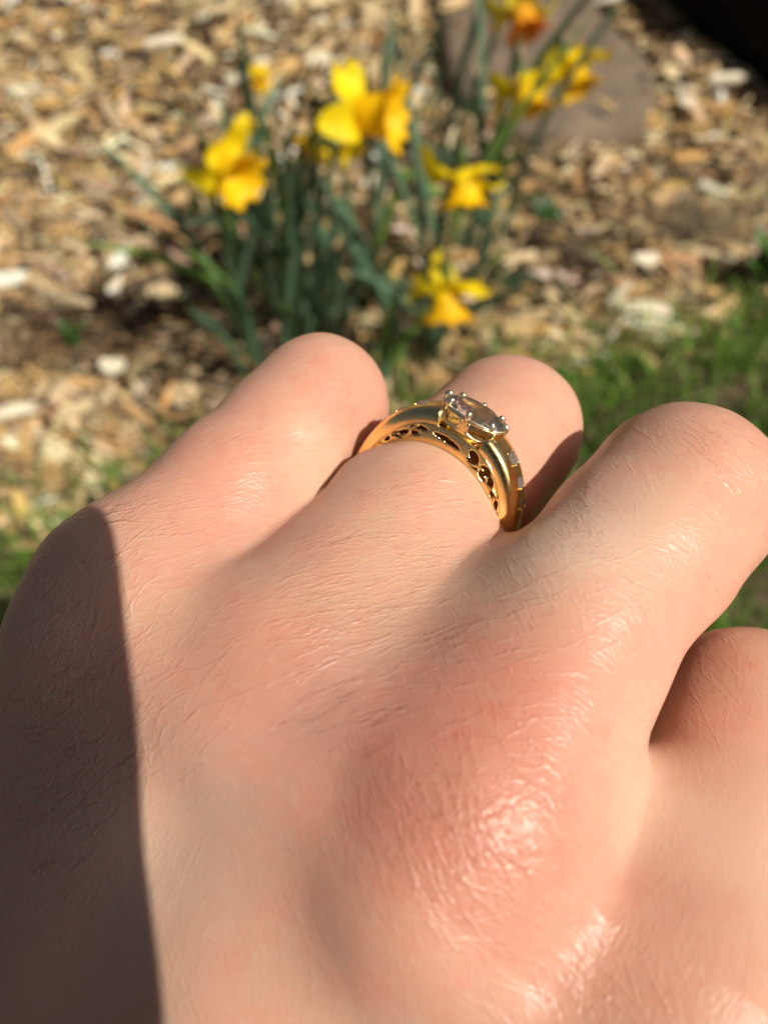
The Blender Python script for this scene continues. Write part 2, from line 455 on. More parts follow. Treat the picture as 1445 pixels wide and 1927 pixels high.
# ---- near-black log shape added to stand for deep shade in the corner
def build_shade_log():
    a = on_height(1250, -55, 0.05); b = on_height(1515, 155, 0.05)
    d = unit(b - a); side = np.array([-d[1], d[0], 0]); side *= np.sign(side[1])
    a = a - d * 0.5 + side * 0.088; b = b + d * 0.35 + side * 0.088
    root = empty('shade_log', (*(a * 0.5 + b * 0.5)[:2], 0), 'nearly black log added for the deep shade at the edge of the wood chips', 'log')
    n, m = 40, 28; V, F = [], []
    for i in range(n):
        c = a + (b - a) * i / (n - 1)
        for k in range(m):
            an = 2 * math.pi * k / m
            r = 0.088 * (1 + 0.06 * math.sin(3 * an + i * 0.35) + 0.045 * math.sin(7 * an - i * 0.5) + 0.05 * math.sin(i * 0.7))
            p = c + side * math.cos(an) * r; V.append((p[0] - root.location[0], p[1] - root.location[1], 0.06 + math.sin(an) * r))
    for i in range(n - 1):
        for k in range(m): F.append((i * m + k, i * m + (k + 1) % m, (i + 1) * m + (k + 1) % m, (i + 1) * m + k))
    mesh_obj('shade_black', V, F, M['shade_black'], root)
    for e, base in ((0, 0), (1, (n - 1) * m)):
        ring = [V[base + k] for k in range(m)]; c = np.mean(ring, 0)
        mesh_obj('end_cap', ring + [tuple(c)], [(k, (k + 1) % m, m) if e else ((k + 1) % m, k, m) for k in range(m)], M['shade_black'], root)
build_shade_log()
import time as _time
_T0 = _time.time()
# ------------------------------------------------------------------ hand (one continuous surface from a signed distance field)
def seg(P, a, b, ra, rb):
    a = np.asarray(a, np.float32); b = np.asarray(b, np.float32)
    ab = b - a
    t = np.clip(((P - a) @ ab) / float(ab @ ab), 0, 1)
    d = P - a - t[:, None] * ab
    return np.sqrt((d * d).sum(1)) - (ra + (rb - ra) * t)

def ell(P, c, axes, rad):
    """ellipsoid, axes rows are unit vectors"""
    q = (P - np.asarray(c, np.float32)) @ np.asarray(axes, np.float32).T
    r = np.asarray(rad, np.float32)
    k0 = np.sqrt(((q / r) ** 2).sum(1)); k1 = np.sqrt(((q / (r * r)) ** 2).sum(1)) + 1e-6
    return k0 * (k0 - 1) / k1

def smin(a, b, k):
    h = np.maximum(k - np.abs(a - b), 0) / k
    return np.minimum(a, b) - h * h * k * 0.25

# joints in camera-frame millimetres
J = {
    'pinky':  dict(m=pix(275, 1110, 86), p=pix(604, 760, 100), r=(9.6, 9.1, 8.3), o=(-0.2, -0.4, 0)),
    'ring':   dict(m=pix(560, 1262, 80), p=pix(952, 811, 101), r=(10.6, 9.8, 9.2), o=(-0.8, 0.6, 0)),
    'middle': dict(m=pix(880, 1535, 69), p=pix(1285, 934, 86), r=(10.3, 10.0, 9.9), o=(-1.7, 1.1, 0)),
    'index':  dict(m=pix(1270, 1890, 66), p=pix(1400, 1360, 88), r=(10.6, 10.3, 10.4), o=(0, 0, 0)),
}
DORSAL = unit(np.array([-0.05, 0.58, -0.80]))
WRIST = np.array([-33.0, -84.0, 78.0])
ELBOW = np.array([-62.0, -165.0, 84.0])
for k, f in J.items():
    ax = unit(f['p'] - f['m'])
    n = unit(DORSAL - ax * (DORSAL @ ax))
    L = {'pinky': (19, 15), 'ring': (26, 18), 'middle': (28, 19), 'index': (24, 18)}[k]
    d1 = math.cos(math.radians(80)) * ax - math.sin(math.radians(80)) * n
    f['d'] = f['p'] + d1 * L[0]
    d2 = math.cos(math.radians(125)) * ax - math.sin(math.radians(125)) * n
    f['t'] = f['d'] + d2 * L[1]
    f['ax'], f['n'] = ax, n

RING_T, RING_R, RING_LEAN, RING_ROLL = 0.585, 9.5, 27.0, 8.5
def ring_frame():
    f = J['ring']
    ctr = f['m'] + (f['p'] - f['m']) * RING_T + np.array(f['o']) * 0.8
    A = f['ax']; T = unit(f['n'])
    le, ro = math.radians(RING_LEAN), math.radians(RING_ROLL)
    S = unit(np.cross(A, T)); S = S if S[0] > 0 else -S
    T, S = math.cos(ro) * T + math.sin(ro) * S, math.cos(ro) * S - math.sin(ro) * T
    T, A = math.cos(le) * T + math.sin(le) * A, math.cos(le) * A - math.sin(le) * T
    return ctr, S, T, A

def finger_sdf(P, f):
    m, p, d, t = f['m'], f['p'], f['d'], f['t']
    r0, r1, r2 = f['r']
    mid = m * 0.5 + p * 0.5 + np.array(f['o'])
    a = seg(P, m, mid, r0 * 0.93, r1)
    q = mid * 0.4 + p * 0.6
    a = smin(a, seg(P, mid, q, r1, (r1 + r2) / 2), 2)
    a = smin(a, seg(P, q, p, (r1 + r2) / 2, r2), 2)
    a = smin(a, seg(P, p, d, r2 * 0.96, r2 * 0.86), 3)
    a = smin(a, seg(P, d, t, r2 * 0.86, r2 * 0.70), 3)
    return a

THUMB = [np.array([8.0, -78.0, 88.0]), np.array([29.0, -60.0, 82.0]), np.array([47.0, -38.0, 80.0]), np.array([58.0, -16.0, 88.0])]

def palm_sdf(P):
    out = None
    wr = {'pinky': WRIST + np.array([-14, 3, 4.]), 'ring': WRIST + np.array([-5, 1, 0.]),
          'middle': WRIST + np.array([5, -2, -3.]), 'index': WRIST + np.array([14, -6, -2.])}
    for k, f in J.items():
        m = f['m']
        w = wr[k]
        base = seg(P, m + unit(w - m) * 5, w, f['r'][0] * 0.93, 13.0)
        # the knuckle head stands a little proud of the back of the hand
        kn = seg(P, m + f['n'] * 0.5 - f['ax'] * 1.5, m - f['ax'] * 8 + f['n'] * 0.2, f['r'][0] * 0.99, f['r'][0] * 0.86)
        base = smin(base, kn, 5)
        out = base if out is None else smin(out, base, 13.0)
    # the back of the hand is filled between the long bones
    ks = ['pinky', 'ring', 'middle', 'index']
    for ka, kb in zip(ks, ks[1:]):
        a = (J[ka]['m'] + J[kb]['m']) / 2; w = (wr[ka] + wr[kb]) / 2
        d = unit(w - a) * (1.5 if kb == 'index' else 1.0)
        out = smin(out, seg(P, a + d * 9 + np.array([0, 0, 0.5]), a + d * 22, 8.9, 11.0), 8)
        out = smin(out, seg(P, a + d * 22, w, 11.0, 12.8), 8)
    # flesh on the palm side, little-finger edge and thumb ball
    out = smin(out, seg(P, J['pinky']['m'] + np.array([-5, -2, 9.]), WRIST + np.array([-22, 8, 14.]), 11.5, 15), 9)
    out = smin(out, seg(P, J['pinky']['m'] + np.array([3, 0, 12.]), J['index']['m'] + np.array([-2, 4, 16.]), 9, 9), 9)
    out = smin(out, seg(P, J['ring']['m'] + np.array([0, -22, 14.]), WRIST + np.array([0, 8, 12.]), 14, 15), 9)
    out = smin(out, seg(P, WRIST + np.array([8, 0, 6.]), THUMB[1], 15, 14), 10)
    out = smin(out, seg(P, J['index']['m'] + np.array([-2, -8, 8.]), THUMB[1] + np.array([-6, 0, 2.]), 9, 11), 10)
    # forearm
    out = smin(out, seg(P, WRIST + np.array([-10, 2, 3.]), ELBOW + np.array([-12, 0, 4.]), 16, 19), 9)
    out = smin(out, seg(P, WRIST + np.array([9, -3, 1.]), ELBOW + np.array([10, 0, 0.]), 16, 20), 9)
    return out

def web(P, fa, fb, ta, tb, r, sink):
    a = fa['m'] + (fa['p'] - fa['m']) * ta - fa['n'] * sink
    b = fb['m'] + (fb['p'] - fb['m']) * tb - fb['n'] * sink
    return seg(P, a, b, r, r)

def hand_sdf(P):
    P = np.asarray(P, np.float32)
    pd = palm_sdf(P)
    fs = {k: finger_sdf(P, f) for k, f in J.items()}
    h = None
    for k in ('pinky', 'ring', 'middle', 'index'):
        # fingers meet each other in a tight crease, the palm in a broad blend
        h = fs[k] if h is None else smin(h, fs[k], 1.2)
    th = seg(P, THUMB[1], THUMB[2], 12, 10)
    th = smin(th, seg(P, THUMB[2], THUMB[3], 9.6, 7.5), 4)
    w = web(P, J['pinky'], J['ring'], 0.36, 0.30, 5.6, 2.6)
    w = np.minimum(w, web(P, J['ring'], J['middle'], 0.50, 0.44, 6.4, 1.8))
    w = np.minimum(w, web(P, J['middle'], J['index'], 0.24, 0.32, 6.0, 3.0))
    pd = smin(pd, w, 7)
    rf, mf = J['ring'], J['middle']
    for ta, tb, r_, sk in ((0.10, 0.06, 8.2, 1.3), (0.26, 0.20, 7.8, 0.9), (0.36, 0.30, 6.6, 1.4)):
        pd = smin(pd, web(P, rf, mf, ta, tb, r_, sk), 6)
    h = smin(h, pd, 4.5)
    h = smin(h, th, 0.8)
    return h

def mesh_normals(V, T):
    fn = np.cross(V[T[:, 1]] - V[T[:, 0]], V[T[:, 2]] - V[T[:, 0]])
    N = np.stack([sum(np.bincount(T[:, k], fn[:, i], len(V)) for k in range(3)) for i in range(3)], 1)
    return N / (np.linalg.norm(N, axis=1)[:, None] + 1e-12)

def surface_nets(f, lo, hi, h):
    n = np.ceil((np.array(hi) - lo) / (4 * h)).astype(int)
    c = [lo[i] + (np.arange(n[i]) + 0.5) * 4 * h - 0.5 * h for i in range(3)]
    X = np.stack(np.meshgrid(*c, indexing='ij'), -1).reshape(-1, 3).astype(np.float32)
    cv = f(X).reshape(n)
    F = np.repeat(np.repeat(np.repeat(cv, 4, 0), 4, 1), 4, 2).astype(np.float32)
    near = np.repeat(np.repeat(np.repeat(np.abs(cv) < 8.5 * h, 4, 0), 4, 1), 4, 2)
    idx = np.argwhere(near)
    vals = np.empty(len(idx), np.float32)
    for s0 in range(0, len(idx), 400000):
        q = idx[s0:s0 + 400000]
        vals[s0:s0 + 400000] = f((np.asarray(lo) + q * h).astype(np.float32))
    F[near] = vals
    S = F < 0
    nx, ny, nz = F.shape
    corners = [(i, j, k) for i in (0, 1) for j in (0, 1) for k in (0, 1)]
    cnt = np.zeros((nx - 1, ny - 1, nz - 1), np.int8)
    for i, j, k in corners: cnt += S[i:nx - 1 + i, j:ny - 1 + j, k:nz - 1 + k]
    act = (cnt > 0) & (cnt < 8)
    cells = np.argwhere(act)
    vid = np.full(act.shape, -1, np.int32)
    vid[act] = np.arange(len(cells))
    acc = np.zeros((len(cells), 3), np.float32); num = np.zeros(len(cells), np.float32)
    for ci in corners:
        for axis in range(3):
            if ci[axis]: continue
            cj = list(ci); cj[axis] = 1
            a = F[cells[:, 0] + ci[0], cells[:, 1] + ci[1], cells[:, 2] + ci[2]]
            b = F[cells[:, 0] + cj[0], cells[:, 1] + cj[1], cells[:, 2] + cj[2]]
            x = (a < 0) != (b < 0)
            t = np.where(x, a / np.where(x, a - b, 1), 0)
            p = np.tile(np.array(ci, np.float32), (len(cells), 1)); p[:, axis] += t
            acc[x] += p[x]; num[x] += 1
    V = np.asarray(lo) + (cells + acc / num[:, None]) * h
    quads = []
    for axis in range(3):
        sl0 = [slice(1, -1)] * 3; sl1 = [slice(1, -1)] * 3
        sl0[axis] = slice(0, -1); sl1[axis] = slice(1, None)
        a = S[tuple(sl0)]; b = S[tuple(sl1)]
        e = np.argwhere(a != b)
        flip = a[e[:, 0], e[:, 1], e[:, 2]]
        base = e.copy()
        for q in range(3):
            if q != axis: base[:, q] += 1
        u, v = [(1, 2), (2, 0), (0, 1)][axis]
        def off(du, dv):
            w = base.copy(); w[:, u] += du; w[:, v] += dv
            return vid[w[:, 0], w[:, 1], w[:, 2]]
        q = np.stack([off(-1, -1), off(0, -1), off(0, 0), off(-1, 0)], 1)
        q[~flip] = q[~flip][:, ::-1]
        quads.append(q)
    Q = np.concatenate(quads)
    Q = Q[(Q >= 0).all(1)]
    T = np.concatenate([Q[:, [0, 1, 2]], Q[:, [0, 2, 3]]])
    for _ in range(3):                       # slide the vertices onto the surface
        V = V - f(V)[:, None] * mesh_normals(V, T) * 0.9
    return V, Q

HV, HQ = surface_nets(hand_sdf, np.array([-100.0, -150.0, 45.0]), np.array([82.0, 40.0, 152.0]), 0.52)

def refine(V, T, mark_vert):
    """split triangles whose edges lie in the marked region, conforming"""
    E = np.sort(np.concatenate([T[:, [0, 1]], T[:, [1, 2]], T[:, [2, 0]]]), 1)
    key = E[:, 0].astype(np.int64) * len(V) + E[:, 1]
    uk, inv = np.unique(key, return_inverse=True)
    ea, eb = uk // len(V), uk % len(V)
    mk = mark_vert[ea] & mark_vert[eb]
    nid = np.full(len(uk), -1, np.int64); nid[mk] = len(V) + np.arange(mk.sum())
    V2 = np.concatenate([V, (V[ea[mk]] + V[eb[mk]]) / 2])
    m = nid[inv].reshape(3, -1).T            # midpoints of edges 01, 12, 20
    a, b, c = T.T
    n = (m >= 0).sum(1)
    out = [T[n == 0]]
    s3 = n == 3
    A, B, D = a[s3], b[s3], c[s3]; x, y, z = m[s3].T
    out += [np.stack(q, 1) for q in ((A, x, z), (x, B, y), (z, y, D), (x, y, z))]
    for r in range(3):                       # one marked edge
        s1 = (n == 1) & (m[:, r] >= 0)
        t = np.roll(T[s1], -r, 1); x = m[s1][:, r]
        out += [np.stack((t[:, 0], x, t[:, 2]), 1), np.stack((x, t[:, 1], t[:, 2]), 1)]
    for r in range(3):                       # two marked edges: r and r+1
        s2 = (n == 2) & (m[:, (r + 2) % 3] < 0)
        t = np.roll(T[s2], -r, 1); mm_ = np.roll(m[s2], -r, 1); x, y = mm_[:, 0], mm_[:, 1]
        out += [np.stack((t[:, 0], x, t[:, 2]), 1), np.stack((x, y, t[:, 2]), 1), np.stack((x, t[:, 1], y), 1)]
    return V2, np.concatenate(out)

HT = np.concatenate([HQ[:, [0, 1, 2]], HQ[:, [0, 2, 3]]])
def detail_zone(V, T):
    g = mesh_normals(V, T)
    view = V / np.linalg.norm(V, axis=1)[:, None]
    x, y = V[:, 0] / V[:, 2], V[:, 1] / V[:, 2]
    return ((g * view).sum(1) < 0.12) & (np.abs(x) < 0.54) & (y > -0.72)
for _ in range(2):
    HV, HT = refine(HV, HT, detail_zone(HV, HT))
for _ in range(2):
    HV = HV - hand_sdf(HV)[:, None] * mesh_normals(HV, HT)
HN = mesh_normals(HV, HT)

# ---- numpy noise
def vnoise(P, scale, seed=0, octaves=1):
    P = np.asarray(P, np.float32) * scale
    out = np.zeros(len(P), np.float32); amp, tot = 1.0, 0.0
    for o in range(octaves):
        q = np.floor(P).astype(np.int64); f = (P - q).astype(np.float32); f = f * f * (3 - 2 * f)
        acc = 0
        for i in (0, 1):
            for j in (0, 1):
                for k in (0, 1):
                    h = (q[:, 0] + i) * 374761393 + (q[:, 1] + j) * 668265263 + (q[:, 2] + k) * 1274126177 + (seed + o) * 974634777
                    h = (h ^ (h >> 13)) * 1103515245 & 0x7fffffff
                    h = ((h ^ (h >> 16)) & 0xffff) / 65535.0
                    acc = acc + h * (f[:, 0] if i else 1 - f[:, 0]) * (f[:, 1] if j else 1 - f[:, 1]) * (f[:, 2] if k else 1 - f[:, 2])
        out += amp * acc; tot += amp; amp *= 0.5; P = P * 2.03 + 7.1
    return out / tot

# ---- crease map in the plane of the back of the hand
PN = unit([-0.28, 0.22, -0.93])
PE1 = unit(np.array([1.0, 0, 0]) - PN * PN[0]); PE2 = np.cross(PE1, PN); PE2 *= np.sign(PE2[1])
AB = np.stack([HV @ PE1, HV @ PE2], 1)
RES = 0.05
A0 = np.array([-68.0, -80.0]); NA = np.array([2700, 2600])
def ab_of(P): return np.array([P @ PE1, P @ PE2])

def draw(seeds, ang, length, depth, wob=0.25, curl=0.0):
    """crease centre-lines; every array has one entry for each crease"""
    m = np.zeros(NA, np.float32)
    n = len(seeds); S_ = 96
    t = np.linspace(-0.5, 0.5, S_)[None]
    ph = RNG.uniform(0, 6.28, (n, 1)); fr = RNG.uniform(3, 9, (n, 1))
    da = ang[:, None] + wob * np.sin(fr * t * 2 + ph) * 0.9 + wob * 0.5 * np.sin(fr * 2.7 * t * 2 + ph * 2) + curl * t + np.cumsum(RNG.normal(0, 0.022, (n, S_)), 1)
    st = length[:, None] / S_
    x = np.cumsum(np.cos(da) * st, 1); y = np.cumsum(np.sin(da) * st, 1)
    x = x - x[:, S_ // 2:S_ // 2 + 1] + seeds[:, :1]; y = y - y[:, S_ // 2:S_ // 2 + 1] + seeds[:, 1:]
    pr = depth[:, None] * np.clip(1.2 * (1 - (2 * t) ** 2), 0, 1) * (0.65 + 0.35 * np.sin(fr * 3.1 * t * 2 + ph * 3))
    for k in range(4):                      # fill between samples
        xx = x[:, :-1] + (x[:, 1:] - x[:, :-1]) * k / 4; yy = y[:, :-1] + (y[:, 1:] - y[:, :-1]) * k / 4
        i = ((xx - A0[0]) / RES).astype(int).ravel(); j = ((yy - A0[1]) / RES).astype(int).ravel()
        ok = (i > 0) & (j > 0) & (i < NA[0] - 1) & (j < NA[1] - 1)
        np.maximum.at(m, (i[ok], j[ok]), pr[:, :-1].ravel()[ok].astype(np.float32))
    return m
def blur(m, sig):
    r = int(np.ceil(sig * 2.6 / RES)); k = np.exp(-0.5 * (np.arange(-r, r + 1) * RES / sig) ** 2)
    for axis in (0, 1):
        o = np.zeros_like(m)
        for w_, s_ in zip(k, range(-r, r + 1)): o += w_ * np.roll(m, s_, axis)
        m = o
    return m / (k.sum() * 1.0)               # a line keeps a peak near its depth

VIS = np.where(detail_zone(HV, HT))[0]
FC = ab_of(np.array([1.0, -36.0, 72.0]))
PX = HV[:, 0] / HV[:, 2] * FPX + 722.5; PY = 963.5 - HV[:, 1] / HV[:, 2] * FPX
def pick(n, u=None, v=None, ru=None, rv=None):
    if u is None: return RNG.choice(VIS, n)
    w = np.exp(-((PX[VIS] - u) / ru) ** 2 - ((PY[VIS] - v) / rv) ** 2)
    return RNG.choice(VIS, n, p=w / w.sum())
def flow_ang(ab):
    d = ab - FC                              # arcs round the knuckle, straightening below it
    r = np.sqrt((d * d).sum(1)) ; k = np.clip(r / 22.0, 0, 1)
    a = np.arctan2(d[:, 1] + 6 * (1 - k), d[:, 0] + 26 * (1 - k)) + math.pi / 2
    return a
U = RNG.uniform
def fam(idx, off, spread, L, D, **kw):
    n = len(idx); s_ = AB[idx]
    a = (flow_ang(s_) if off is None else np.full(n, off)) + RNG.normal(0, spread, n)
    return draw(s_, a, U(*L, n), U(*D, n), **kw)
D2R = math.radians
def cross(idx, L, D, a1=0.45, a2=-0.60, sp=0.16):
    h_ = len(idx) // 2
    f1, f2 = flow_ang(AB[idx[:h_]]) + a1, flow_ang(AB[idx[h_:]]) + a2
    a = np.concatenate([f1, f2]) + RNG.normal(0, sp, len(idx))
    return draw(AB[idx], a, U(*L, len(idx)), U(*D, len(idx)), wob=0.08)
fine = cross(pick(13000), (0.8, 3.2), (0.25, 1.0))
fine = np.maximum(fine, fam(pick(2600), None, 0.14, (1.5, 5.5), (0.3, 1.0), wob=0.12))
fine = np.maximum(fine, cross(pick(2600, 100, 1350, 170, 360), (1, 4), (0.4, 1.0), 0.7, -0.7, 0.3))
fine = np.maximum(fine, cross(pick(700, 880, 1560, 190, 180), (0.8, 3.0), (0.3, 0.8), 0.6, -0.6, 0.35))
med = fam(pick(330), None, 0.12, (4, 12), (0.3, 0.9), wob=0.10)
med = np.maximum(med, fam(pick(190, 760, 1220, 280, 120), D2R(14), 0.09, (3, 10), (0.5, 1.0), wob=0.08))
med = np.maximum(med, fam(pick(120, 870, 1550, 130, 120), D2R(-62), 0.16, (3, 9), (0.5, 1.0)))
med = np.maximum(med, fam(pick(70, 900, 1590, 110, 120), D2R(20), 0.3, (2.5, 6), (0.5, 1.0)))
med = np.maximum(med, fam(pick(70, 900, 1590, 110, 120), D2R(-10), 0.3, (2.5, 6), (0.5, 1.0)))
med = np.maximum(med, fam(pick(190, 90, 1350, 130, 300), D2R(28), 0.25, (3, 9), (0.6, 1.0)))
med = np.maximum(med, fam(pick(130, 90, 1300, 120, 260), D2R(75), 0.35, (2, 5), (0.4, 0.9)))
med = np.maximum(med, fam(pick(80, 1060, 1860, 120, 80), D2R(-55), 0.3, (2.5, 7), (0.4, 0.9)))
med = np.maximum(med, fam(pick(50, 1330, 880, 80, 80), D2R(-48), 0.12, (4, 9), (0.5, 1.0)))
bold = fam(pick(12, 1350, 860, 55, 60), D2R(-50), 0.10, (4, 8), (0.5, 0.9), wob=0.1)
bold = np.maximum(bold, fam(pick(22, 860, 1560, 90, 110), D2R(-60), 0.12, (4, 8), (0.4, 0.9)))
bold = np.maximum(bold, fam(pick(20, 900, 1590, 90, 90), D2R(8), 0.25, (4, 8), (0.4, 0.9)))
bold = np.maximum(bold, fam(pick(60, 110, 1400, 100, 280), D2R(25), 0.2, (4, 10), (0.5, 1.0)))
bold = np.maximum(bold, fam(pick(14, 170, 985, 45, 40), D2R(8), 0.08, (3, 6), (0.7, 1.0)))
CM = -(0.017 * blur(fine, 0.055) / 0.42 + 0.023 * blur(med, 0.062) / 0.39 + 0.030 * blur(bold, 0.075) / 0.33)
grain = blur(RNG.normal(0, 1, NA).astype(np.float32), 0.07); grain /= grain.std()
pore = np.zeros(NA, np.float32); pore[RNG.integers(0, NA[0], 42000), RNG.integers(0, NA[1], 42000)] = 1
CM += 0.0022 * grain - 0.012 * np.minimum(blur(pore, 0.07) * 2.6, 1)
relief = bpy.data.images.new('skin_relief', int(NA[0]), int(NA[1]), alpha=False, float_buffer=True, is_data=True)
lo_, hi_ = float(CM.min()), float(CM.max())
px_ = np.ones((NA[1], NA[0], 4), np.float32); px_[..., :3] = ((CM.T - lo_) / (hi_ - lo_))[..., None]
relief.pixels.foreach_set(px_.ravel()); relief.update(); relief.pack()
RELIEF_MM = hi_ - lo_
cre = np.zeros(len(HV), np.float32)
facing = np.clip((HN @ PN) * 1.6 - 0.15, 0, 1)
def zone(u, v, ru, rv): return np.exp(-((PX - u) / ru) ** 2 - ((PY - v) / rv) ** 2)
soft = (0.72 + 0.28 * zone(760, 1200, 380, 190) + 0.30 * zone(920, 1570, 230, 220) + 0.30 * zone(1230, 1020, 230, 230) + 0.2 * zone(760, 980, 200, 130)
        + 2.2 * zone(90, 1350, 170, 420) + 0.35 * zone(1090, 1850, 180, 140)) * (0.65 + 0.6 * vnoise(HV, 0.14, 3, 2))
amp = facing * soft
height = 0.025 * (vnoise(HV, 0.45, 5, 2) - 0.5) + 0.45 * (vnoise(HV, 0.13, 9, 2) - 0.5)
# the flesh gives way under the ring and swells a little on both sides of it
rc_, ra_ = ring_frame()[0], ring_frame()[3]
rel = HV - rc_; dr = rel @ ra_; rr_ = np.sqrt(np.maximum((rel ** 2).sum(1) - dr ** 2, 0))
onr = np.clip((13.0 - rr_) / 2, 0, 1)
height += onr * (-0.42 * np.exp(-(dr / 2.6) ** 2) + 0.45 * np.exp(-((np.abs(dr) - 4.6) / 1.8) ** 2))
HV0 = HV
HV = HV + HN * height[:, None]
HAND_LOC = cam2world(WRIST)
hand_me = numpy_mesh('hand', cam2world(HV) - HAND_LOC, HT)

def add_attr(me, name, arr, typ='FLOAT'):
    at = me.attributes.new(name, typ, 'POINT')
    at.data.foreach_set({'FLOAT': 'value', 'FLOAT_COLOR': 'color', 'FLOAT_VECTOR': 'vector'}[typ], np.ascontiguousarray(arr, np.float32).ravel())

def blob(u, v, z, r):
    c = pix(u, v, z)
    return np.exp(-(((HV0 - c) ** 2).sum(1)) / (r * r))

def lerp(a, b, t): return a + (np.asarray(b, np.float32) - a) * t[:, None]
def sst(x, a, b): t = np.clip((x - a) / (b - a), 0, 1); return t * t * (3 - 2 * t)
red = np.clip(0.6 * blob(720, 1540, 60, 11) + 0.55 * blob(950, 1450, 60, 11) + 0.55 * blob(480, 1250, 70, 8) + 0.6 * blob(1250, 1700, 56, 11)
       + 0.5 * blob(1340, 830, 82, 7) + 0.55 * blob(900, 1330, 66, 8) + 0.4 * blob(330, 1060, 82, 7) + 0.5 * blob(430, 870, 86, 6)
       + 0.5 * blob(650, 720, 92, 7) + 0.4 * blob(1190, 1230, 70, 8) + 0.5 * blob(1380, 1230, 76, 9) + 0.35 * blob(900, 740, 94, 7), 0, 1)
hollow_shade = np.clip(0.8 * blob(620, 1330, 68, 7) + 0.7 * blob(820, 1240, 70, 7) + 0.6 * blob(480, 1440, 68, 8) + 0.5 * blob(300, 1560, 72, 9)
        + 0.4 * blob(480, 1040, 82, 6) + 0.4 * blob(950, 1050, 74, 5) + 0.5 * blob(700, 1850, 60, 10), 0, 1)
gloss = np.clip(1.0 * blob(930, 1580, 58, 11) + 0.8 * blob(1080, 1870, 52, 8) + 0.5 * blob(1180, 1110, 74, 6) + 0.5 * blob(1340, 860, 80, 8) + 0.4 * blob(490, 1250, 70, 6), 0, 1)
bign = sst(vnoise(HV0, 0.11, 21, 3), 0.35, 0.65); midn = vnoise(HV0, 0.5, 22, 3)
skin_c = np.tile(np.array(SKIN_A, np.float32), (len(HV0), 1))
skin_c = lerp(skin_c, SKIN_B, bign)
skin_c = lerp(skin_c, SKIN_SHADE, hollow_shade * 0.8)  # shade of the hollows between the knuckles, painted into the skin colour
skin_c = lerp(skin_c, SKIN_RED, np.clip(red * 0.68 + 0.18 * sst(midn, 0.48, 0.75) + 0.08 * sst(vnoise(HV0, 0.22, 31, 2), 0.5, 0.7), 0, 1))
skin_c = lerp(skin_c, SKIN_PALE, 0.09 * sst(vnoise(HV0, 1.5, 25, 2), 0.5, 0.8))
skin_c = lerp(skin_c, SKIN_PALE, np.clip(0.6 * blob(330, 1620, 70, 9) + 0.6 * blob(1020, 1030, 74, 7) + 0.5 * blob(1150, 1000, 72, 7) + 0.5 * blob(250, 1180, 80, 7) + 0.6 * blob(1330, 1480, 64, 9) + 0.5 * blob(620, 880, 88, 5), 0, 0.7))
spot = sum(0.45 * blob(*PXZ, RNG.uniform(0.25, 0.5)) for PXZ in [(PX[i_], PY[i_], HV0[i_, 2]) for i_ in RNG.choice(VIS, 16)]) + blob(798, 975, 84, 0.7) + 0.6 * blob(1310, 1085, 76, 0.9)
skin_c = lerp(skin_c, SKIN_RED, np.clip(spot, 0, 0.7))
add_attr(hand_me, 'tone', np.concatenate([skin_c, np.ones((len(skin_c), 1), np.float32)], 1), 'FLOAT_COLOR')
add_attr(hand_me, 'gloss', gloss)
add_attr(hand_me, 'amp', np.clip(amp, 0, 3))
uvl = hand_me.uv_layers.new(name='relief')
li = np.empty(len(hand_me.loops), np.int32); hand_me.loops.foreach_get('vertex_index', li)
uvl.data.foreach_set('uv', ((AB - A0) / (NA * RES))[li].astype(np.float32).ravel())
mat_skin(relief, RELIEF_MM)
hand_me.materials.append(M['skin'])
hand = bpy.data.objects.new('person', hand_me)
hand.location = Vector(HAND_LOC)
C.objects.link(hand)
tag(hand, 'fair-skinned hand with curled fingers wearing a gold ring, seen from the back', 'person')
# ---- a few fine dark hairs in the hollow between the knuckles
def hairs():
    V, F = [], []
    cand = VIS[(np.abs(PX[VIS] - 600) < 110) & (np.abs(PY[VIS] - 1365) < 70)]
    for k in range(26):
        i = RNG.choice(cand); p = HV[i].copy(); nn = HN[i]
        d = unit(0.85 * PE1 + RNG.normal(0.45, 0.15) * PE2); d = unit(d - nn * (d @ nn) * 0.9 + nn * 0.10)
        L, bend = RNG.uniform(3, 9), RNG.normal(0, 0.06); r = RNG.uniform(0.008, 0.013); n_ = 9; b0 = len(V)
        for q in range(n_):
            t = q / (n_ - 1); rr = r * (1 - 0.8 * t)
            c = p + d * L * t - nn * 0.12 * L * t * t * 0.9 + np.cross(nn, d) * bend * L * t * t * 3 + nn * 0.05
            u = unit(np.cross(d, nn))
            for a in (0, 2.09, 4.19): V.append(c + rr * (math.cos(a) * u + math.sin(a) * nn))
        for q in range(n_ - 1):
            for s_ in range(3): F.append((b0 + q * 3 + s_, b0 + q * 3 + (s_ + 1) % 3, b0 + q * 3 + 3 + (s_ + 1) % 3, b0 + q * 3 + 3 + s_))
    n = NT('hair'); n.set(Base_Color=(0.10, 0.05, 0.03, 1), Roughness=0.5); M['hair'] = n.m
    o = mesh_obj('hair', cam2world(np.array(V)) - HAND_LOC, F, M['hair'], hand); tag(o, kind='stuff')
hairs()
print('HAND', len(HV), len(HT), _time.time() - _T0)
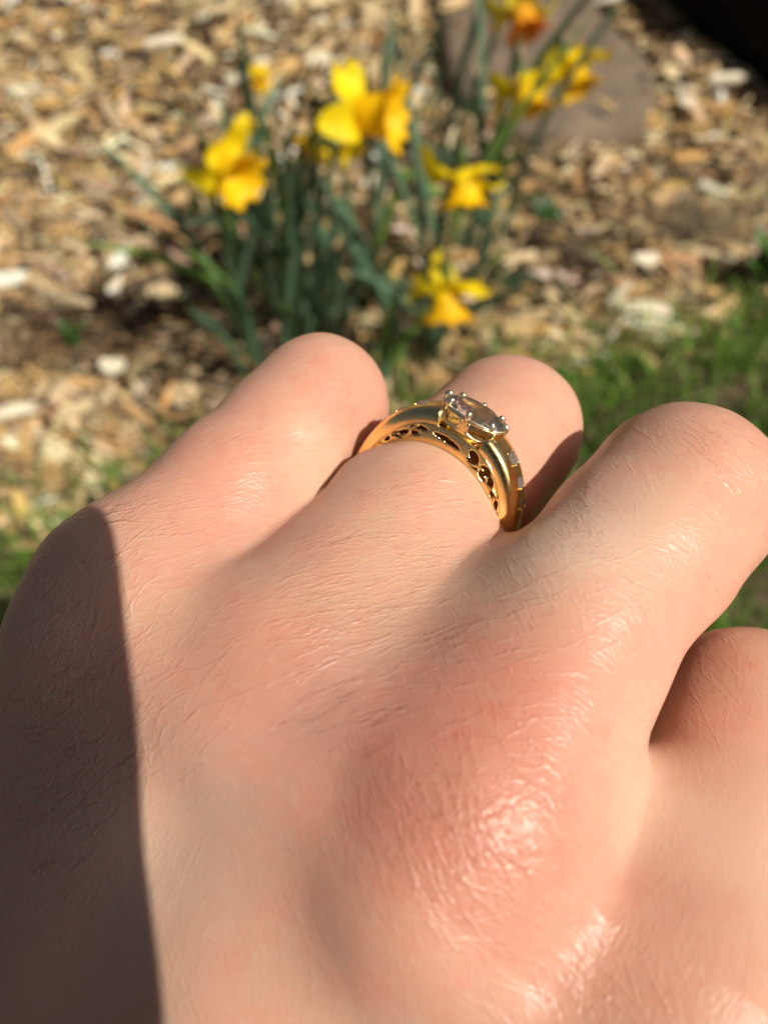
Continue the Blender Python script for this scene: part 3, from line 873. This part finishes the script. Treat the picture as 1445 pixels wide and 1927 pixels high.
# ------------------------------------------------------------------ the phone that takes the picture (its shadow falls on the hand)
def build_phone():
    n = NT('phone glass'); n.set(Base_Color=(0.02, 0.02, 0.022, 1), Roughness=0.2); M['phone_glass'] = n.m
    n = NT('phone metal'); n.set(Base_Color=(0.35, 0.35, 0.36, 1), Roughness=0.35, Metallic=1.0); M['phone_metal'] = n.m
    x0, x1, y0, y1, z0, z1 = PHONE
    cx, cy = (x0 + x1) / 2, (y0 + y1) / 2
    root = empty('smartphone', cam2world(np.array([cx, cy, z0])), 'dark smartphone held above the hand, lens towards the flowers', 'phone')
    def slab(name, x0, x1, y0, y1, za, zb, rad, mat):
        ring = []
        for (px, py, a0) in ((x1 - rad, y1 - rad, 0), (x0 + rad, y1 - rad, 90), (x0 + rad, y0 + rad, 180), (x1 - rad, y0 + rad, 270)):
            for k in range(7):
                a = math.radians(a0 + 15 * k); ring.append((px + rad * math.cos(a), py + rad * math.sin(a)))
        n_ = len(ring); V = []; F = []
        for z, s_ in ((za, 0.985), (za + (zb - za) * 0.25, 1), (zb - (zb - za) * 0.25, 1), (zb, 0.985)):
            V += [((q[0] - cx) * s_ + cx, (q[1] - cy) * s_ + cy, z) for q in ring]
        for l in range(3):
            for k in range(n_): F.append((l * n_ + k, l * n_ + (k + 1) % n_, (l + 1) * n_ + (k + 1) % n_, (l + 1) * n_ + k))
        F.append(tuple(range(n_))[::-1]); F.append(tuple(range(3 * n_, 4 * n_)))
        return mesh_obj(name, cam2world(np.array(V)) - np.array(root.location), F, mat, root, smooth=False)
    slab('case', x0, x1, y0, y1, z0, z1, 9, M['phone_glass'])
    slab('frame', x0 - 0.4, x1 + 0.4, y0 - 0.4, y1 + 0.4, z0 + 1.5, z1 - 1.5, 9.4, M['phone_metal'])
    slab('screen', x0 + 3, x1 - 3, y0 + 3, y1 - 3, z0 - 0.2, z0 + 0.5, 7, M['phone_glass'])
PHONE = (-47.0, 24.5, -122.0, 22.0, -13.0, -5.0)   # camera-frame mm: left, right, bottom, top, back, front
build_phone()
# ------------------------------------------------------------------ ring
def build_ring():
    R = RING_R
    ctr, S, T, A = ring_frame()
    org = cam2world(ctr)
    root = empty('gold_ring', org, 'gold filigree ring with a clear oval stone worn on the finger', 'ring')
    def W(p):                                     # ring frame (side, top, axis) mm -> world, relative to the root
        p = np.asarray(p, float).reshape(-1, 3)
        return cam2world(ctr + p[:, :1] * S + p[:, 1:2] * T + p[:, 2:3] * A) - org
    def part(name, V, F, mat, smooth=True, parent=root):
        return mesh_obj(name, W(V), F, M[mat], parent, smooth)
    def pol(th, r, w): return np.array([r * math.sin(th), r * math.cos(th), w])
    def tube(pts, rad, n=10, flat=1.0, up=None, caps=True):
        pts = np.asarray(pts, float); m = len(pts)
        rad = np.full(m, rad) if np.isscalar(rad) else np.asarray(rad)
        V, F = [], []; prev = None
        for i in range(m):
            d = unit(pts[min(i + 1, m - 1)] - pts[max(i - 1, 0)])
            ref = prev if prev is not None else (np.array([0, 0, 1.0]) if abs(d[2]) < 0.9 else np.array([1.0, 0, 0]))
            if up is not None: ref = np.asarray(up, float)
            u = unit(ref - d * (ref @ d)); v = np.cross(d, u); prev = u
            for k in range(n):
                a = 2 * math.pi * k / n
                V.append(pts[i] + rad[i] * (math.cos(a) * u * flat + math.sin(a) * v))
        for i in range(m - 1):
            for k in range(n): F.append((i * n + k, i * n + (k + 1) % n, (i + 1) * n + (k + 1) % n, (i + 1) * n + k))
        if caps: F += [tuple(range(n))[::-1], tuple(range((m - 1) * n, m * n))]
        return V, F
    def sweep(ths, prof):
        """prof(th) -> list of (r, w); closed section, open ends capped"""
        V, F = [], []
        for th in ths: V += [pol(th, r, w) for r, w in prof(th)]
        n = len(prof(ths[0])); m = len(ths)
        for i in range(m - 1):
            for k in range(n): F.append((i * n + k, i * n + (k + 1) % n, (i + 1) * n + (k + 1) % n, (i + 1) * n + k))
        F += [tuple(range(n))[::-1], tuple(range((m - 1) * n, m * n))]
        return V, F
    rad = math.radians
    def sm(x, a, b): t = min(max((x - a) / (b - a), 0), 1); return t * t * (3 - 2 * t)
    TH0 = 12.0                                       # the head sits between -20 and 20 degrees
    def half_w(d): return 1.15 + 1.15 * (1 - sm(d, 25, 105))            # half width of the ring at d degrees from the top
    def r_out(d): return R + 1.35 + 2.95 * (1 - sm(d, 8, 92)) ** 1.2
    def r_gal(d): return R + 0.10 + 2.25 * (1 - sm(d, 12, 70))          # lower edge of the solid shoulder
    # band under the finger
    def prof_band(th):
        d = abs(math.degrees(th)); d = 360 - d if d > 180 else d
        w = half_w(d); ro_, ri = r_out(d), R
        return [(ri, -w), (ri, w), (ri + (ro_ - ri) * 0.55, w + 0.02), (ro_ - 0.1, w * 0.8), (ro_ + 0.05, w * 0.3), (ro_ + 0.05, -w * 0.3), (ro_ - 0.1, -w * 0.8), (ri + (ro_ - ri) * 0.55, -w - 0.02)]
    part('band', *sweep([rad(x) for x in np.linspace(74, 286, 90)], prof_band), 'gold')
    # shoulders, solid above the pierced gallery
    for sg in (-1, 1):
        def prof(th):
            d = abs(math.degrees(th)); w = half_w(d) + 0.05; ro_, rg = r_out(d), min(r_gal(d), r_out(d) - 0.6)
            h = ro_ - rg
            half = [(rg, 0.985), (rg + 0.05 * h, 1.0), (rg + 0.50 * h, 1.0), (rg + 0.76 * h, 0.95), (rg + 0.92 * h, 0.80), (rg + 0.99 * h, 0.52), (ro_, 0.18)]
            return [(a, -w * b) for a, b in half][::1] + [(a, w * b) for a, b in half][::-1]
        sh = part('shoulder', *sweep([rad(sg * x) for x in np.linspace(TH0 + 1, 76, 40)][::sg], prof), 'gold')
        # small stones let into the shoulder
        for x, r_ in ((27, 0.95), (39, 0.86), (50, 0.74)):
            c = pol(rad(sg * x), r_out(x) - 0.10, 0.25); up = unit(pol(rad(sg * x), 1, 0)); e1 = np.array([0, 0, 1.0]); e2 = np.cross(up, e1)
            V, F = [], []
            for rr, h in ((1.0, 0.0), (0.93, 0.14), (0.58, 0.34)):
                for k in range(8):
                    a = 2 * math.pi * (k + (0.5 if h > 0.2 else 0)) / 8
                    V.append(c + r_ * rr * (math.cos(a) * e1 + math.sin(a) * e2) + up * h * r_)
            for l in (0, 8):
                for k in range(8): F.append((l + k, l + (k + 1) % 8, l + 8 + (k + 1) % 8, l + 8 + k))
            F.append(tuple(range(16, 24)))
            acc = part('accent_stone', V, F, 'small_gem', smooth=False)
            for k in range(4):
                a = math.pi / 4 + k * math.pi / 2
                q = c + (r_ + 0.06) * (math.cos(a) * e1 + math.sin(a) * e2) + up * 0.10
                part('setting_bead', *tube([q - up * 0.2, q, q + up * 0.10, q + up * 0.17], [0.19, 0.19, 0.15, 0.04], 6), 'gold', parent=acc)
    def pierced(name, pos, nu, nv, hole, thick, mat):
        """a curved plate with real openings: pos(u, v) on a grid, cells inside hole(u, v) are left out"""
        V = [pos(u, v) for u in np.linspace(0, 1, nu + 1) for v in np.linspace(0, 1, nv + 1)]; F = []
        for a in range(nu):
            for b in range(nv):
                if hole((a + 0.5) / nu, (b + 0.5) / nv): continue
                q = a * (nv + 1) + b; F.append((q, q + nv + 1, q + nv + 2, q + 1))
        o = part(name, V, F, mat)
        md = o.modifiers.new('thickness', 'SOLIDIFY'); md.thickness = thick * 0.001; md.offset = 0
        return o
    HB, HG, GA, GB = R + 2.2, R + 4.45, 3.8, 2.15          # base and girdle heights, half axes along side and axis
    # pierced gallery on both faces, between the rim on the finger and the shoulders
    HOLES = [(-62, .5, 2.0, .26, 0), (-55.5, .5, 1.9, .30, 0), (-48.5, .52, 2.6, .30, 0.3), (-41, .66, 3.0, .22, -.5), (-37.5, .36, 2.6, .22, -.6), (-30.5, .50, 5.0, .19, -.9), (-24, .74, 3.8, .16, -.9),
             (-5, .50, 7.0, .15, -.55), (14, .62, 3.4, .24, -.3), (16, .26, 4.6, .12, -.4), (24.5, .62, 3.6, .24, .3), (26, .25, 3.2, .13, 0), (32, .56, 2.6, .26, -.4), (38.5, .62, 2.6, .26, .5), (39.5, .26, 2.2, .14, 0), (46, .52, 2.6, .28, -.4), (53, .5, 2.2, .28, 0), (60, .5, 2.0, .26, 0)]
    for sw in (-1, 1):
        gw = lambda d: sw * (half_w(abs(d)) - 0.17)
        top = lambda d: (r_gal(abs(d)) if abs(d) > 19 else HB) + 0.12
        def pos(u, v):
            d = -67 + 134 * u
            return pol(rad(d), R + 0.15 + (top(d) - R - 0.15) * v, gw(d))
        def hole(u, v):
            d = -67 + 134 * u
            for c, h, a, b, sk in HOLES:
                y = (v - h) / (b * 1.12); x = (d - c) / (a * 1.22) - sk * y
                if x * x + y * y < 1: return True
            return False
        part('gallery_rim', *tube([pol(rad(x), R + 0.20, gw(x)) for x in np.linspace(-70, 70, 90)], 0.24, 10), 'gold')
        pierced('gallery_plate', pos, 330, 18, hole, 0.5, 'gold')
        for d0, d1, h0, h1 in ((-36, -24, .15, .85), (-44, -33, .85, .15), (12, 24, .15, .55), (28, 42, .15, .85)):
            pts = [pol(rad(d0 + (d1 - d0) * t + 1.5 * math.sin(t * 6.28)), R + 0.2 + (top(d0 + (d1 - d0) * t) - R - 0.2) * (h0 + (h1 - h0) * t), gw(d0) + sw * 0.22) for t in np.linspace(0, 1, 16)]
            part('filigree_scroll', *tube(pts, [0.17 * (0.6 + 0.4 * math.sin(math.pi * t)) for t in np.linspace(0, 1, 16)], 8), 'gold')
    ov_ = lambda a: np.array([GA * 0.78 * math.cos(a), HB + 0.15, GB * 0.78 * math.sin(a)])
    part('seat', [ov_(a) for a in np.linspace(0, 2 * math.pi, 40, endpoint=False)], [tuple(range(40))], 'gold')
    # head: a pierced wall that flares up to the stone, with rounded windows
    def ov(a, h, k=1.0):
        q = 0.80 + 0.20 * (h - HB) / (HG - HB)
        return np.array([GA * q * k * math.cos(a), h, GB * q * k * math.sin(a)])
    WIN = [rad(x) for x in (-122, -58, 58, 122)]
    def whole(u, v):
        a = (u * 360 - 180)
        for w_ in WIN:
            x = (a - math.degrees(w_)) / (24 + 3 * v)
            if abs(x) < 1 and v > 0.34 + 0.22 * (1 - math.sqrt(1 - x * x)) and v < 0.97: return True
        return False
    pierced('head_wall', lambda u, v: ov(u * 2 * math.pi - math.pi, HB - 0.5 + (HG - HB + 0.5) * v), 220, 22, whole, 0.55, 'gold')
    for w_ in WIN:
        pts = []
        for t in np.linspace(-1, 1, 21):
            x = math.sin(t * math.pi / 2); v = 0.34 + 0.22 * (1 - math.sqrt(max(0, 1 - x * x))) + (0.36 * max(0, abs(t) - 0.7) / 0.3)
            pts.append(ov(w_ + x * rad(25), HB - 0.5 + (HG - HB + 0.5) * v, 1.06))
        part('window_arch', *tube(pts, 0.17, 8), 'white_gold')
    N = 8
    for k in range(N):
        a = 2 * math.pi * k / N
        b_ = ov(a, HG - 0.35, 1.04); p = ov(a, HG + 0.25, 1.02); q = ov(a, HG + 0.62, 0.97); c = ov(a, HG + 0.82, 0.88)
        part('claw', *tube([b_, p, q, c, ov(a, HG + 0.80, 0.80)], [0.24, 0.30, 0.33, 0.29, 0.10], 8), 'white_gold')
    part('bezel', *tube([ov(a, HG + 0.02, 1.0) for a in np.linspace(0, 2 * math.pi, 65)], 0.20, 8, caps=False), 'white_gold')
    # stone: table, two rows of crown facets, girdle, two rows of pavilion facets
    n = 16; V, F = [], []
    rows = [(0.58, 0.92, 0.5), (0.72, 0.74, 0.0), (0.88, 0.42, 0.5), (0.985, 0.12, 0.0), (0.985, -0.05, 0.0), (0.80, -0.55, 0.5), (0.50, -1.25, 0.0), (0.12, -1.9, 0.5)]
    for q, h, of in rows:
        for k in range(n):
            a = 2 * math.pi * (k + of) / n
            V.append((GA * q * math.cos(a), HG + 0.22 + h, GB * q * math.sin(a)))
    F.append(tuple(range(n)))
    for l in range(len(rows) - 1):
        for k in range(n):
            i0, i1 = l * n + k, l * n + (k + 1) % n; j0, j1 = i0 + n, (l + 1) * n + (k + 1) % n
            if rows[l][2] == rows[l + 1][2]: F.append((i0, i1, j1, j0))
            elif rows[l][2] > rows[l + 1][2]: F += [(i0, j1, j0), (i0, i1, j1)]
            else: F += [(i0, i1, j0), (i1, j1, j0)]
    F.append(tuple(range((len(rows) - 1) * n, len(rows) * n))[::-1])
    o = part('gemstone', V, F, 'gem', smooth=False)
    bm = bmesh.new(); bm.from_mesh(o.data); bmesh.ops.recalc_face_normals(bm, faces=bm.faces); bm.to_mesh(o.data); bm.free()
    for ch in root.children_recursive:
        if ch.name.split('.')[0] in ('gemstone',): continue
        bm = bmesh.new(); bm.from_mesh(ch.data); bmesh.ops.recalc_face_normals(bm, faces=bm.faces); bm.to_mesh(ch.data); bm.free()
    return root
build_ring()
# ------------------------------------------------------------------ daffodils and small plants
def ribbon(name, pts, widths, nrm, col, mat, parent, fold=0.25, origin=None):
    """strap along pts with a folded middle; width direction is across nrm"""
    pts = np.asarray(pts, float); m = len(pts); V, F = [], []
    for i in range(m):
        d = unit(pts[min(i + 1, m - 1)] - pts[max(i - 1, 0)])
        s_ = np.cross(d, nrm); s_ = unit(s_) if np.linalg.norm(s_) > 1e-6 else np.array([1.0, 0, 0]); q = np.cross(s_, d)
        w = widths[i] / 2
        V += [pts[i] - s_ * w + q * w * fold, pts[i] - s_ * w * 0.5 + q * w * fold * 0.3, pts[i], pts[i] + s_ * w * 0.5 + q * w * fold * 0.3, pts[i] + s_ * w + q * w * fold]
    for i in range(m - 1):
        for k in range(4): F.append((i * 5 + k, i * 5 + k + 1, i * 5 + 6 + k, i * 5 + 5 + k))
    V = np.array(V) - (origin if origin is not None else 0)
    o = mesh_obj(name, V, F, M[mat], parent)
    add_color(o.data, 'tint', np.tile(np.array(col), (len(V), 1)) * (0.85 + 0.3 * np.tile([0, 0.5, 1, 0.5, 0], m)[:, None]) * 0.95)
    return o
def tube_w(name, pts, rads, col, mat, parent, origin, n=8):
    pts = np.asarray(pts, float); m = len(pts); V, F = [], []; prev = None
    for i in range(m):
        d = unit(pts[min(i + 1, m - 1)] - pts[max(i - 1, 0)])
        ref = prev if prev is not None else (np.array([1.0, 0, 0]) if abs(d[0]) < 0.8 else np.array([0, 1.0, 0]))
        u = unit(ref - d * (ref @ d)); v = np.cross(d, u); prev = u
        for k in range(n):
            a = 2 * math.pi * k / n; V.append(pts[i] + rads[i] * (math.cos(a) * u + math.sin(a) * v) - origin)
    for i in range(m - 1):
        for k in range(n): F.append((i * n + k, i * n + (k + 1) % n, (i + 1) * n + (k + 1) % n, (i + 1) * n + k))
    F += [tuple(range(n))[::-1], tuple(range((m - 1) * n, m * n))]
    o = mesh_obj(name, V, F, M[mat], parent)
    add_color(o.data, 'tint', np.tile(np.array(col), (len(V), 1)))
    return o
def bez(a, b, c, d, n):
    t = np.linspace(0, 1, n)[:, None]
    return a * (1 - t) ** 3 + 3 * b * t * (1 - t) ** 2 + 3 * c * t * t * (1 - t) + d * t ** 3
YEL, ORA, PALE = (0.95, 0.73, 0.008), (0.95, 0.60, 0.005), (0.80, 0.74, 0.10)
def leaf_col():
    return np.array([(0.075, 0.135, 0.075), (0.095, 0.165, 0.100), (0.055, 0.105, 0.055), (0.125, 0.200, 0.130), (0.115, 0.205, 0.040)][RNG.choice(5, p=[0.25, 0.22, 0.13, 0.15, 0.25])]) * RNG.uniform(1.25, 1.8)

def leaf(parent, org, base, tip, width=0.010, bow=None, col=None):
    base, tip = np.asarray(base, float), np.asarray(tip, float)
    L = np.linalg.norm(tip - base)
    up = np.array([0, 0, 1.0])
    c1 = base + up * L * 0.40 + (tip - base) * 0.12; c2 = base * 0.3 + tip * 0.7 + up * L * (0.12 if bow is None else bow)
    n = 12; pts = bez(base, c1, c2, tip, n); t = np.linspace(0, 1, n)
    w = width * np.clip(np.minimum(0.75 + t, 1) * (1 - t ** 4) + 0.06, 0.06, 1)
    out = unit(np.array([tip[0] - base[0], tip[1] - base[1], 0.001]) + RNG.normal(0, 0.02, 3))
    a = RNG.normal(0, 0.7); nr = np.array([out[0] * math.cos(a) - out[1] * math.sin(a), out[0] * math.sin(a) + out[1] * math.cos(a), 0.15])
    return ribbon('leaf', pts, w, nr, leaf_col() if col is None else col, 'leaf', parent, 0.35, org)

def daffodil(base, fpos, face, label, scale=1.0, petal_col=YEL, cor_col=ORA, tips=(), droop=0.0, width=0.008, closed=False, petals=6, spin=0.0, cor_len=1.0, cor_r=1.12, name='daffodil'):
    base = np.array([base[0], base[1], ground_z(base[0], base[1]) - 0.002]); fpos = np.asarray(fpos, float); face = unit(face)
    root = empty(name, base, label, 'flower', 'daffodils in bloom above the mulch')
    org = base
    back = fpos - face * 0.016 * scale
    knee = back - face * 0.012 * scale + np.array([0, 0, 0.010])
    L = np.linalg.norm(knee - base)
    st = bez(base, base + np.array([0, 0, 0.45 * L]), knee - np.array([0, 0, 0.30 * L]), knee, 12)
    st = np.concatenate([st, [knee * 0.5 + back * 0.5 + np.array([0, 0, 0.002]), back]])
    tube_w('stem', st, np.concatenate([np.linspace(0.0032, 0.0024, 12), [0.0024, 0.0032]]), (0.075, 0.145, 0.055), 'leaf', root, org)
    tube_w('ovary', [back - face * 0.006 * scale, back, back + face * 0.006 * scale, back + face * 0.012 * scale], np.array([0.0022, 0.0040, 0.0040, 0.0028]) * scale, (0.10, 0.17, 0.04), 'leaf', root, org)
    ribbon('spathe', bez(knee, knee + np.array([0, 0, 0.012]), back + np.array([0, 0, 0.016]), back + face * 0.01 + np.array([0, 0, 0.012]), 7), [0.003, 0.007, 0.008, 0.007, 0.005, 0.003, 0.001], face + np.array([0, 0, 0.01]), (0.35, 0.24, 0.11), 'leaf', root, 0.5, org)
    e1 = np.cross(face, [0, 0, 1.0]); e1 = unit(e1) if np.linalg.norm(e1) > 1e-3 else np.array([1.0, 0, 0]); e2 = np.cross(e1, face)
    for k in range(petals):
        a = spin + 2 * math.pi * k / 6 + RNG.normal(0, 0.07)
        rd = math.cos(a) * e1 + math.sin(a) * e2; tg = np.cross(face, rd)
        L = 0.031 * scale * RNG.uniform(0.82, 1.12) * (0.97 if k % 2 else 1.05); Wd = 0.0215 * scale * (0.9 if k % 2 else 1.05)
        sweep_back = (1.25 if closed else RNG.normal(-0.04 + droop, 0.25)); tw = RNG.normal(0, 0.22)
        V, F = [], []; nu, nv = 9, 7
        for i in range(nu):
            t = i / (nu - 1)
            w = Wd * (math.sin(math.pi * min(t * 0.80 + 0.12, 1)) ** 0.8) * (1 if t < 0.93 else 0.55) * 0.5
            if i == nu - 1: w = Wd * 0.06
            ang = sweep_back * t + 0.28 * math.sin(t * 5 + k * 1.7)
            c = fpos + rd * L * t * math.cos(ang) + face * (L * t * math.sin(ang) + 0.001 * (k % 2) * scale) + rd * 0.003 * scale
            for j in range(nv):
                s_ = (j / (nv - 1) * 2 - 1)
                V.append(c + tg * s_ * w * math.cos(tw * t) + face * (s_ * w * math.sin(tw * t) + 0.35 * w * s_ * s_ - 0.0008 * math.cos(s_ * 6 + k) * t) - org)
        for i in range(nu - 1):
            for j in range(nv - 1): F.append((i * nv + j, i * nv + j + 1, (i + 1) * nv + j + 1, (i + 1) * nv + j))
        o = mesh_obj('petal', V, F, M['petal'], root)
        add_color(o.data, 'tint', np.tile(np.array(petal_col) * RNG.uniform(0.9, 1.05), (len(V), 1)))
    V, F = [], []; n = 48
    prof = [(0.004, 0.0), (0.0065, 0.003), (0.0078, 0.008), (0.0085, 0.014), (0.0100, 0.019), (0.0128, 0.0225), (0.0142, 0.0232)]
    for q, (r, h) in enumerate(prof):
        for k in range(n):
            a = 2 * math.pi * k / n; fr = 1 + (0.13 * math.sin(a * 9 + 0.6 * math.sin(a * 3)) + 0.05 * math.sin(a * 5)) * max(0, q - 2) / 4
            V.append(fpos + scale * (face * h * cor_len * (1 + (fr - 1) * 0.5) + r * cor_r * fr * (math.cos(a) * e1 + math.sin(a) * e2)) - org)
    m = len(prof)
    for q in range(m - 1):
        for k in range(n): F.append((q * n + k, q * n + (k + 1) % n, (q + 1) * n + (k + 1) % n, (q + 1) * n + k))
    F.append(tuple(range(n)))
    o = mesh_obj('corona', V, F, M['petal'], root)
    g = np.repeat(np.linspace(0, 1, m), n)[:, None]
    add_color(o.data, 'tint', np.array(petal_col) * (1 - g) * 0.8 + np.array(cor_col) * g + np.array(cor_col) * (1 - g) * 0.2)
    mod = o.modifiers.new('thickness', 'SOLIDIFY'); mod.thickness = 0.0006
    for (ox, oy, tip) in tips:
        b = np.array([base[0] + ox, base[1] + oy, 0]); b[2] = ground_z(b[0], b[1]) - 0.002
        leaf(root, org, b, tip, width * RNG.uniform(0.75, 1.15))
    return root

def rand_tips(base, n, spread=0.115, hmin=0.10, hmax=0.27, bias=(0, 0)):
    out = []
    for _ in range(n):
        a = RNG.uniform(0, 6.28); r = spread * RNG.uniform(0.25, 1.0); h = RNG.uniform(hmin, hmax)
        out.append((RNG.normal(0, 0.014), RNG.normal(0, 0.012), np.array([base[0] + r * math.cos(a) + bias[0], base[1] + r * math.sin(a) * 0.8 + bias[1], h])))
    return out
def gp(u, v, z=0.01): return on_height(u, v, z)[:2]
def fy(u, v, y): return on_y(u, v, y)

b1 = gp(610, 640); daffodil(b1, fy(672, 215, 0.50), (0.93, -0.28, 0.16), 'large daffodil with drooping yellow petals and an orange trumpet facing right', 1.22, tips=rand_tips(b1, 15), spin=0.45, droop=-0.25, cor_len=1.05, cor_r=1.35)
b2 = gp(470, 620); daffodil(b2, fy(425, 318, 0.47), (0.70, -0.70, 0.0), 'daffodil with a wide orange trumpet, leftmost of the big blooms', 0.92, tips=rand_tips(b2, 10, bias=(-0.02, 0)), spin=0.1, cor_len=0.9, cor_r=1.5, droop=-0.15)
b3 = gp(800, 560); daffodil(b3, fy(872, 325, 0.50), (0.05, -0.70, -0.70), 'nodding daffodil beside the clump, between the pair and the lowest bloom', 1.05, cor_r=1.25, tips=rand_tips(b3, 9, bias=(0.03, 0.02)), spin=0.3)
b4 = gp(800, 650); daffodil(b4, fy(840, 540, 0.43), (0.05, -0.62, -0.78), 'lowest daffodil, all yellow, hanging just above the fingers', 1.05, cor_r=1.35, cor_col=(0.90, 0.50, 0.006), tips=rand_tips(b4, 11, hmax=0.18), spin=0.52, droop=-0.2)
b5 = gp(890, 420); daffodil(b5, fy(985, 158, 0.68), (0.25, -0.80, -0.52), 'daffodil in front of the stepping stone, nearer of the touching pair', 1.08, cor_r=1.3, tips=rand_tips(b5, 6, bias=(0.0, 0.02)), spin=0.2)
b6 = gp(900, 390); daffodil(b6, fy(1072, 128, 0.72), (0.42, -0.80, -0.40), 'daffodil with upswept petals over the stone, outer of the touching pair', 1.02, cor_r=1.3, tips=rand_tips(b6, 4), spin=0.5)
b7 = gp(850, 340); daffodil(b7, fy(978, 12, 0.74), (0.25, -0.82, -0.50), 'daffodil with a deep orange trumpet cut by the top of the picture', 1.05, cor_r=1.3, petal_col=(0.86, 0.68, 0.06), cor_col=(0.90, 0.27, 0.004), tips=rand_tips(b7, 6, hmax=0.32), spin=0.0)
b8 = gp(520, 430); daffodil(b8, fy(470, 140, 0.72), (0.75, -0.60, 0.1), 'small half-open daffodil standing alone behind the clump', 0.60, tips=rand_tips(b8, 6), closed=True)
b9 = gp(560, 560); daffodil(b9, fy(595, 278, 0.56), (-0.75, 0.3, -0.4), 'wilting daffodil hidden behind the large bloom', 0.62, petal_col=(0.80, 0.55, 0.01), tips=rand_tips(b9, 14), droop=-0.6)
b10 = gp(500, 500); daffodil(b10, fy(456, 246, 0.58), (0.3, 0.5, 0.5), 'small yellow daffodil bud just above the leftmost big bloom', 0.42, tips=rand_tips(b10, 6), closed=True)

# leaves that stand by themselves between the blooms: one leafy tuft to each bulb
def tuft(base, tips, label, width=0.008):
    b = np.array([*base, ground_z(base[0], base[1]) - 0.002])
    root = empty('leaf_tuft', b, label, 'leaves', 'flowerless bulb leaf tufts')
    for tip in tips:
        bb = b + np.array([RNG.normal(0, 0.010), RNG.normal(0, 0.008), 0])
        leaf(root, b, bb, tip, width * RNG.uniform(0.8, 1.2))
tuft(gp(700, 420), [fy(738, 10, 0.66), fy(725, 60, 0.64), fy(850, -10, 0.68), fy(835, 60, 0.62), fy(790, 120, 0.6), fy(690, 100, 0.66), fy(880, 80, 0.66)], 'tall narrow leaves rising to the top edge behind the large daffodil')
tuft(gp(560, 680), [fy(575, 400, 0.46), fy(545, 350, 0.47), fy(600, 470, 0.44), fy(640, 430, 0.45), fy(500, 470, 0.45), fy(520, 560, 0.44)], 'upright leaves just behind the fingertip of the little finger')
tuft(gp(470, 690), [fy(352, 580, 0.42), fy(395, 520, 0.44), fy(420, 470, 0.45), fy(455, 560, 0.41)], 'leaves leaning out over the ground darkened for shade beside the clump')
tuft(gp(720, 690), [fy(765, 480, 0.44), fy(830, 470, 0.46), fy(700, 500, 0.46), fy(790, 590, 0.42), fy(740, 560, 0.40), fy(660, 560, 0.42)], 'leaves rising between the little finger and the lowest daffodil')
tuft(gp(700, 560), [fy(640, 300, 0.55), fy(720, 330, 0.56), fy(770, 310, 0.58), fy(800, 380, 0.54), fy(600, 330, 0.55), fy(560, 280, 0.58)], 'leaves in the middle of the clump below the large daffodil')
tuft(gp(880, 470), [fy(1000, 360, 0.62), fy(960, 330, 0.64), fy(1060, 350, 0.64), fy(930, 250, 0.66), fy(900, 330, 0.6)], 'leaves spreading over the chips below the stepping stone')
tuft(gp(450, 480), [fy(370, 230, 0.62), fy(420, 190, 0.64), fy(505, 200, 0.66), fy(540, 120, 0.72), fy(330, 330, 0.56), fy(340, 420, 0.52)], 'thin leaves around the small half-open daffodil')
tuft(gp(930, 520), [on_height(1010, 585, 0.03), on_height(960, 500, 0.06), on_height(1030, 530, 0.03)], 'bluish leaves lying flat on the chips', 0.012)

# ---- small weeds, dry tuft and twig
def weed(base, tips, label, width, col, name='weed'):
    b = np.array([*base, ground_z(*base)])
    root = empty(name, b, label, 'weed')
    for tip in tips:
        pts = bez(b, b + np.array([0, 0, 0.02]), b * 0.4 + np.asarray(tip) * 0.6 + np.array([0, 0, 0.015]), np.asarray(tip), 10); t = np.linspace(0, 1, 10)
        ribbon('leaf', pts, width * np.sin(np.pi * np.clip(t * 0.93 + 0.05, 0, 1)) ** 0.8, np.array([0.1, -0.3, 1.0]), np.array(col) * RNG.uniform(0.8, 1.2), 'leaf', root, 0.25, b)
weed(gp(1450, 520), [on_height(1420, 430, 0.05), on_height(1460, 440, 0.06), on_height(1405, 490, 0.03), on_height(1480, 480, 0.05)], 'bright green broad-leaved weed at the edge of the lawn', 0.024, (0.075, 0.17, 0.025))
weed(gp(1020, 420), [on_height(1000, 370, 0.03), on_height(1040, 375, 0.03), on_height(1060, 410, 0.02)], 'dark green seedling on the chips below the stone', 0.016, (0.05, 0.115, 0.03))
weed(gp(365, 395), [on_height(345, 345, 0.06), on_height(385, 360, 0.05), on_height(355, 400, 0.03)], 'green seedling left of the clump beside the big bloom', 0.014, (0.06, 0.13, 0.02))
weed(gp(140, 640), [on_height(110, 600, 0.03), on_height(165, 610, 0.03), on_height(150, 650, 0.02)], 'tiny weed growing among chips coloured dark for shade', 0.010, (0.05, 0.12, 0.02))
n = 260; c = gp(1345, 430)
t_ = blades('dry_tuft', n, c[0] + RNG.normal(0, 0.022, n), c[1] + RNG.normal(0, 0.014, n), RNG.uniform(0.03, 0.075, n), np.full(n, 0.0009), np.array([(0.42, 0.33, 0.20)]) * RNG.uniform(0.6, 1.2, (n, 1)), 1.1)
tag(t_, 'dry straw-coloured tuft of dead fibres beside the dark hollow', 'dry grass', kind='stuff')
def twig(pts, r, label):
    P = [np.array([*on_height(u, v, 0.022)[:2], 0.022 + ground_z(*on_height(u, v, 0.022)[:2])]) for u, v in pts]
    o = tube_w('twig', P, np.linspace(r, r * 0.6, len(P)), (0.10, 0.065, 0.04), 'chip', None, P[0], 7); o.location = P[0]
    tag(o, label, 'twig')
twig([(1010, 450), (1070, 462), (1120, 480), (1165, 505)], 0.004, 'thick dark brown twig lying on the chips near the seedling')
twig([(330, 700), (390, 705), (440, 722)], 0.004, 'short dark twig half hidden behind the little finger')
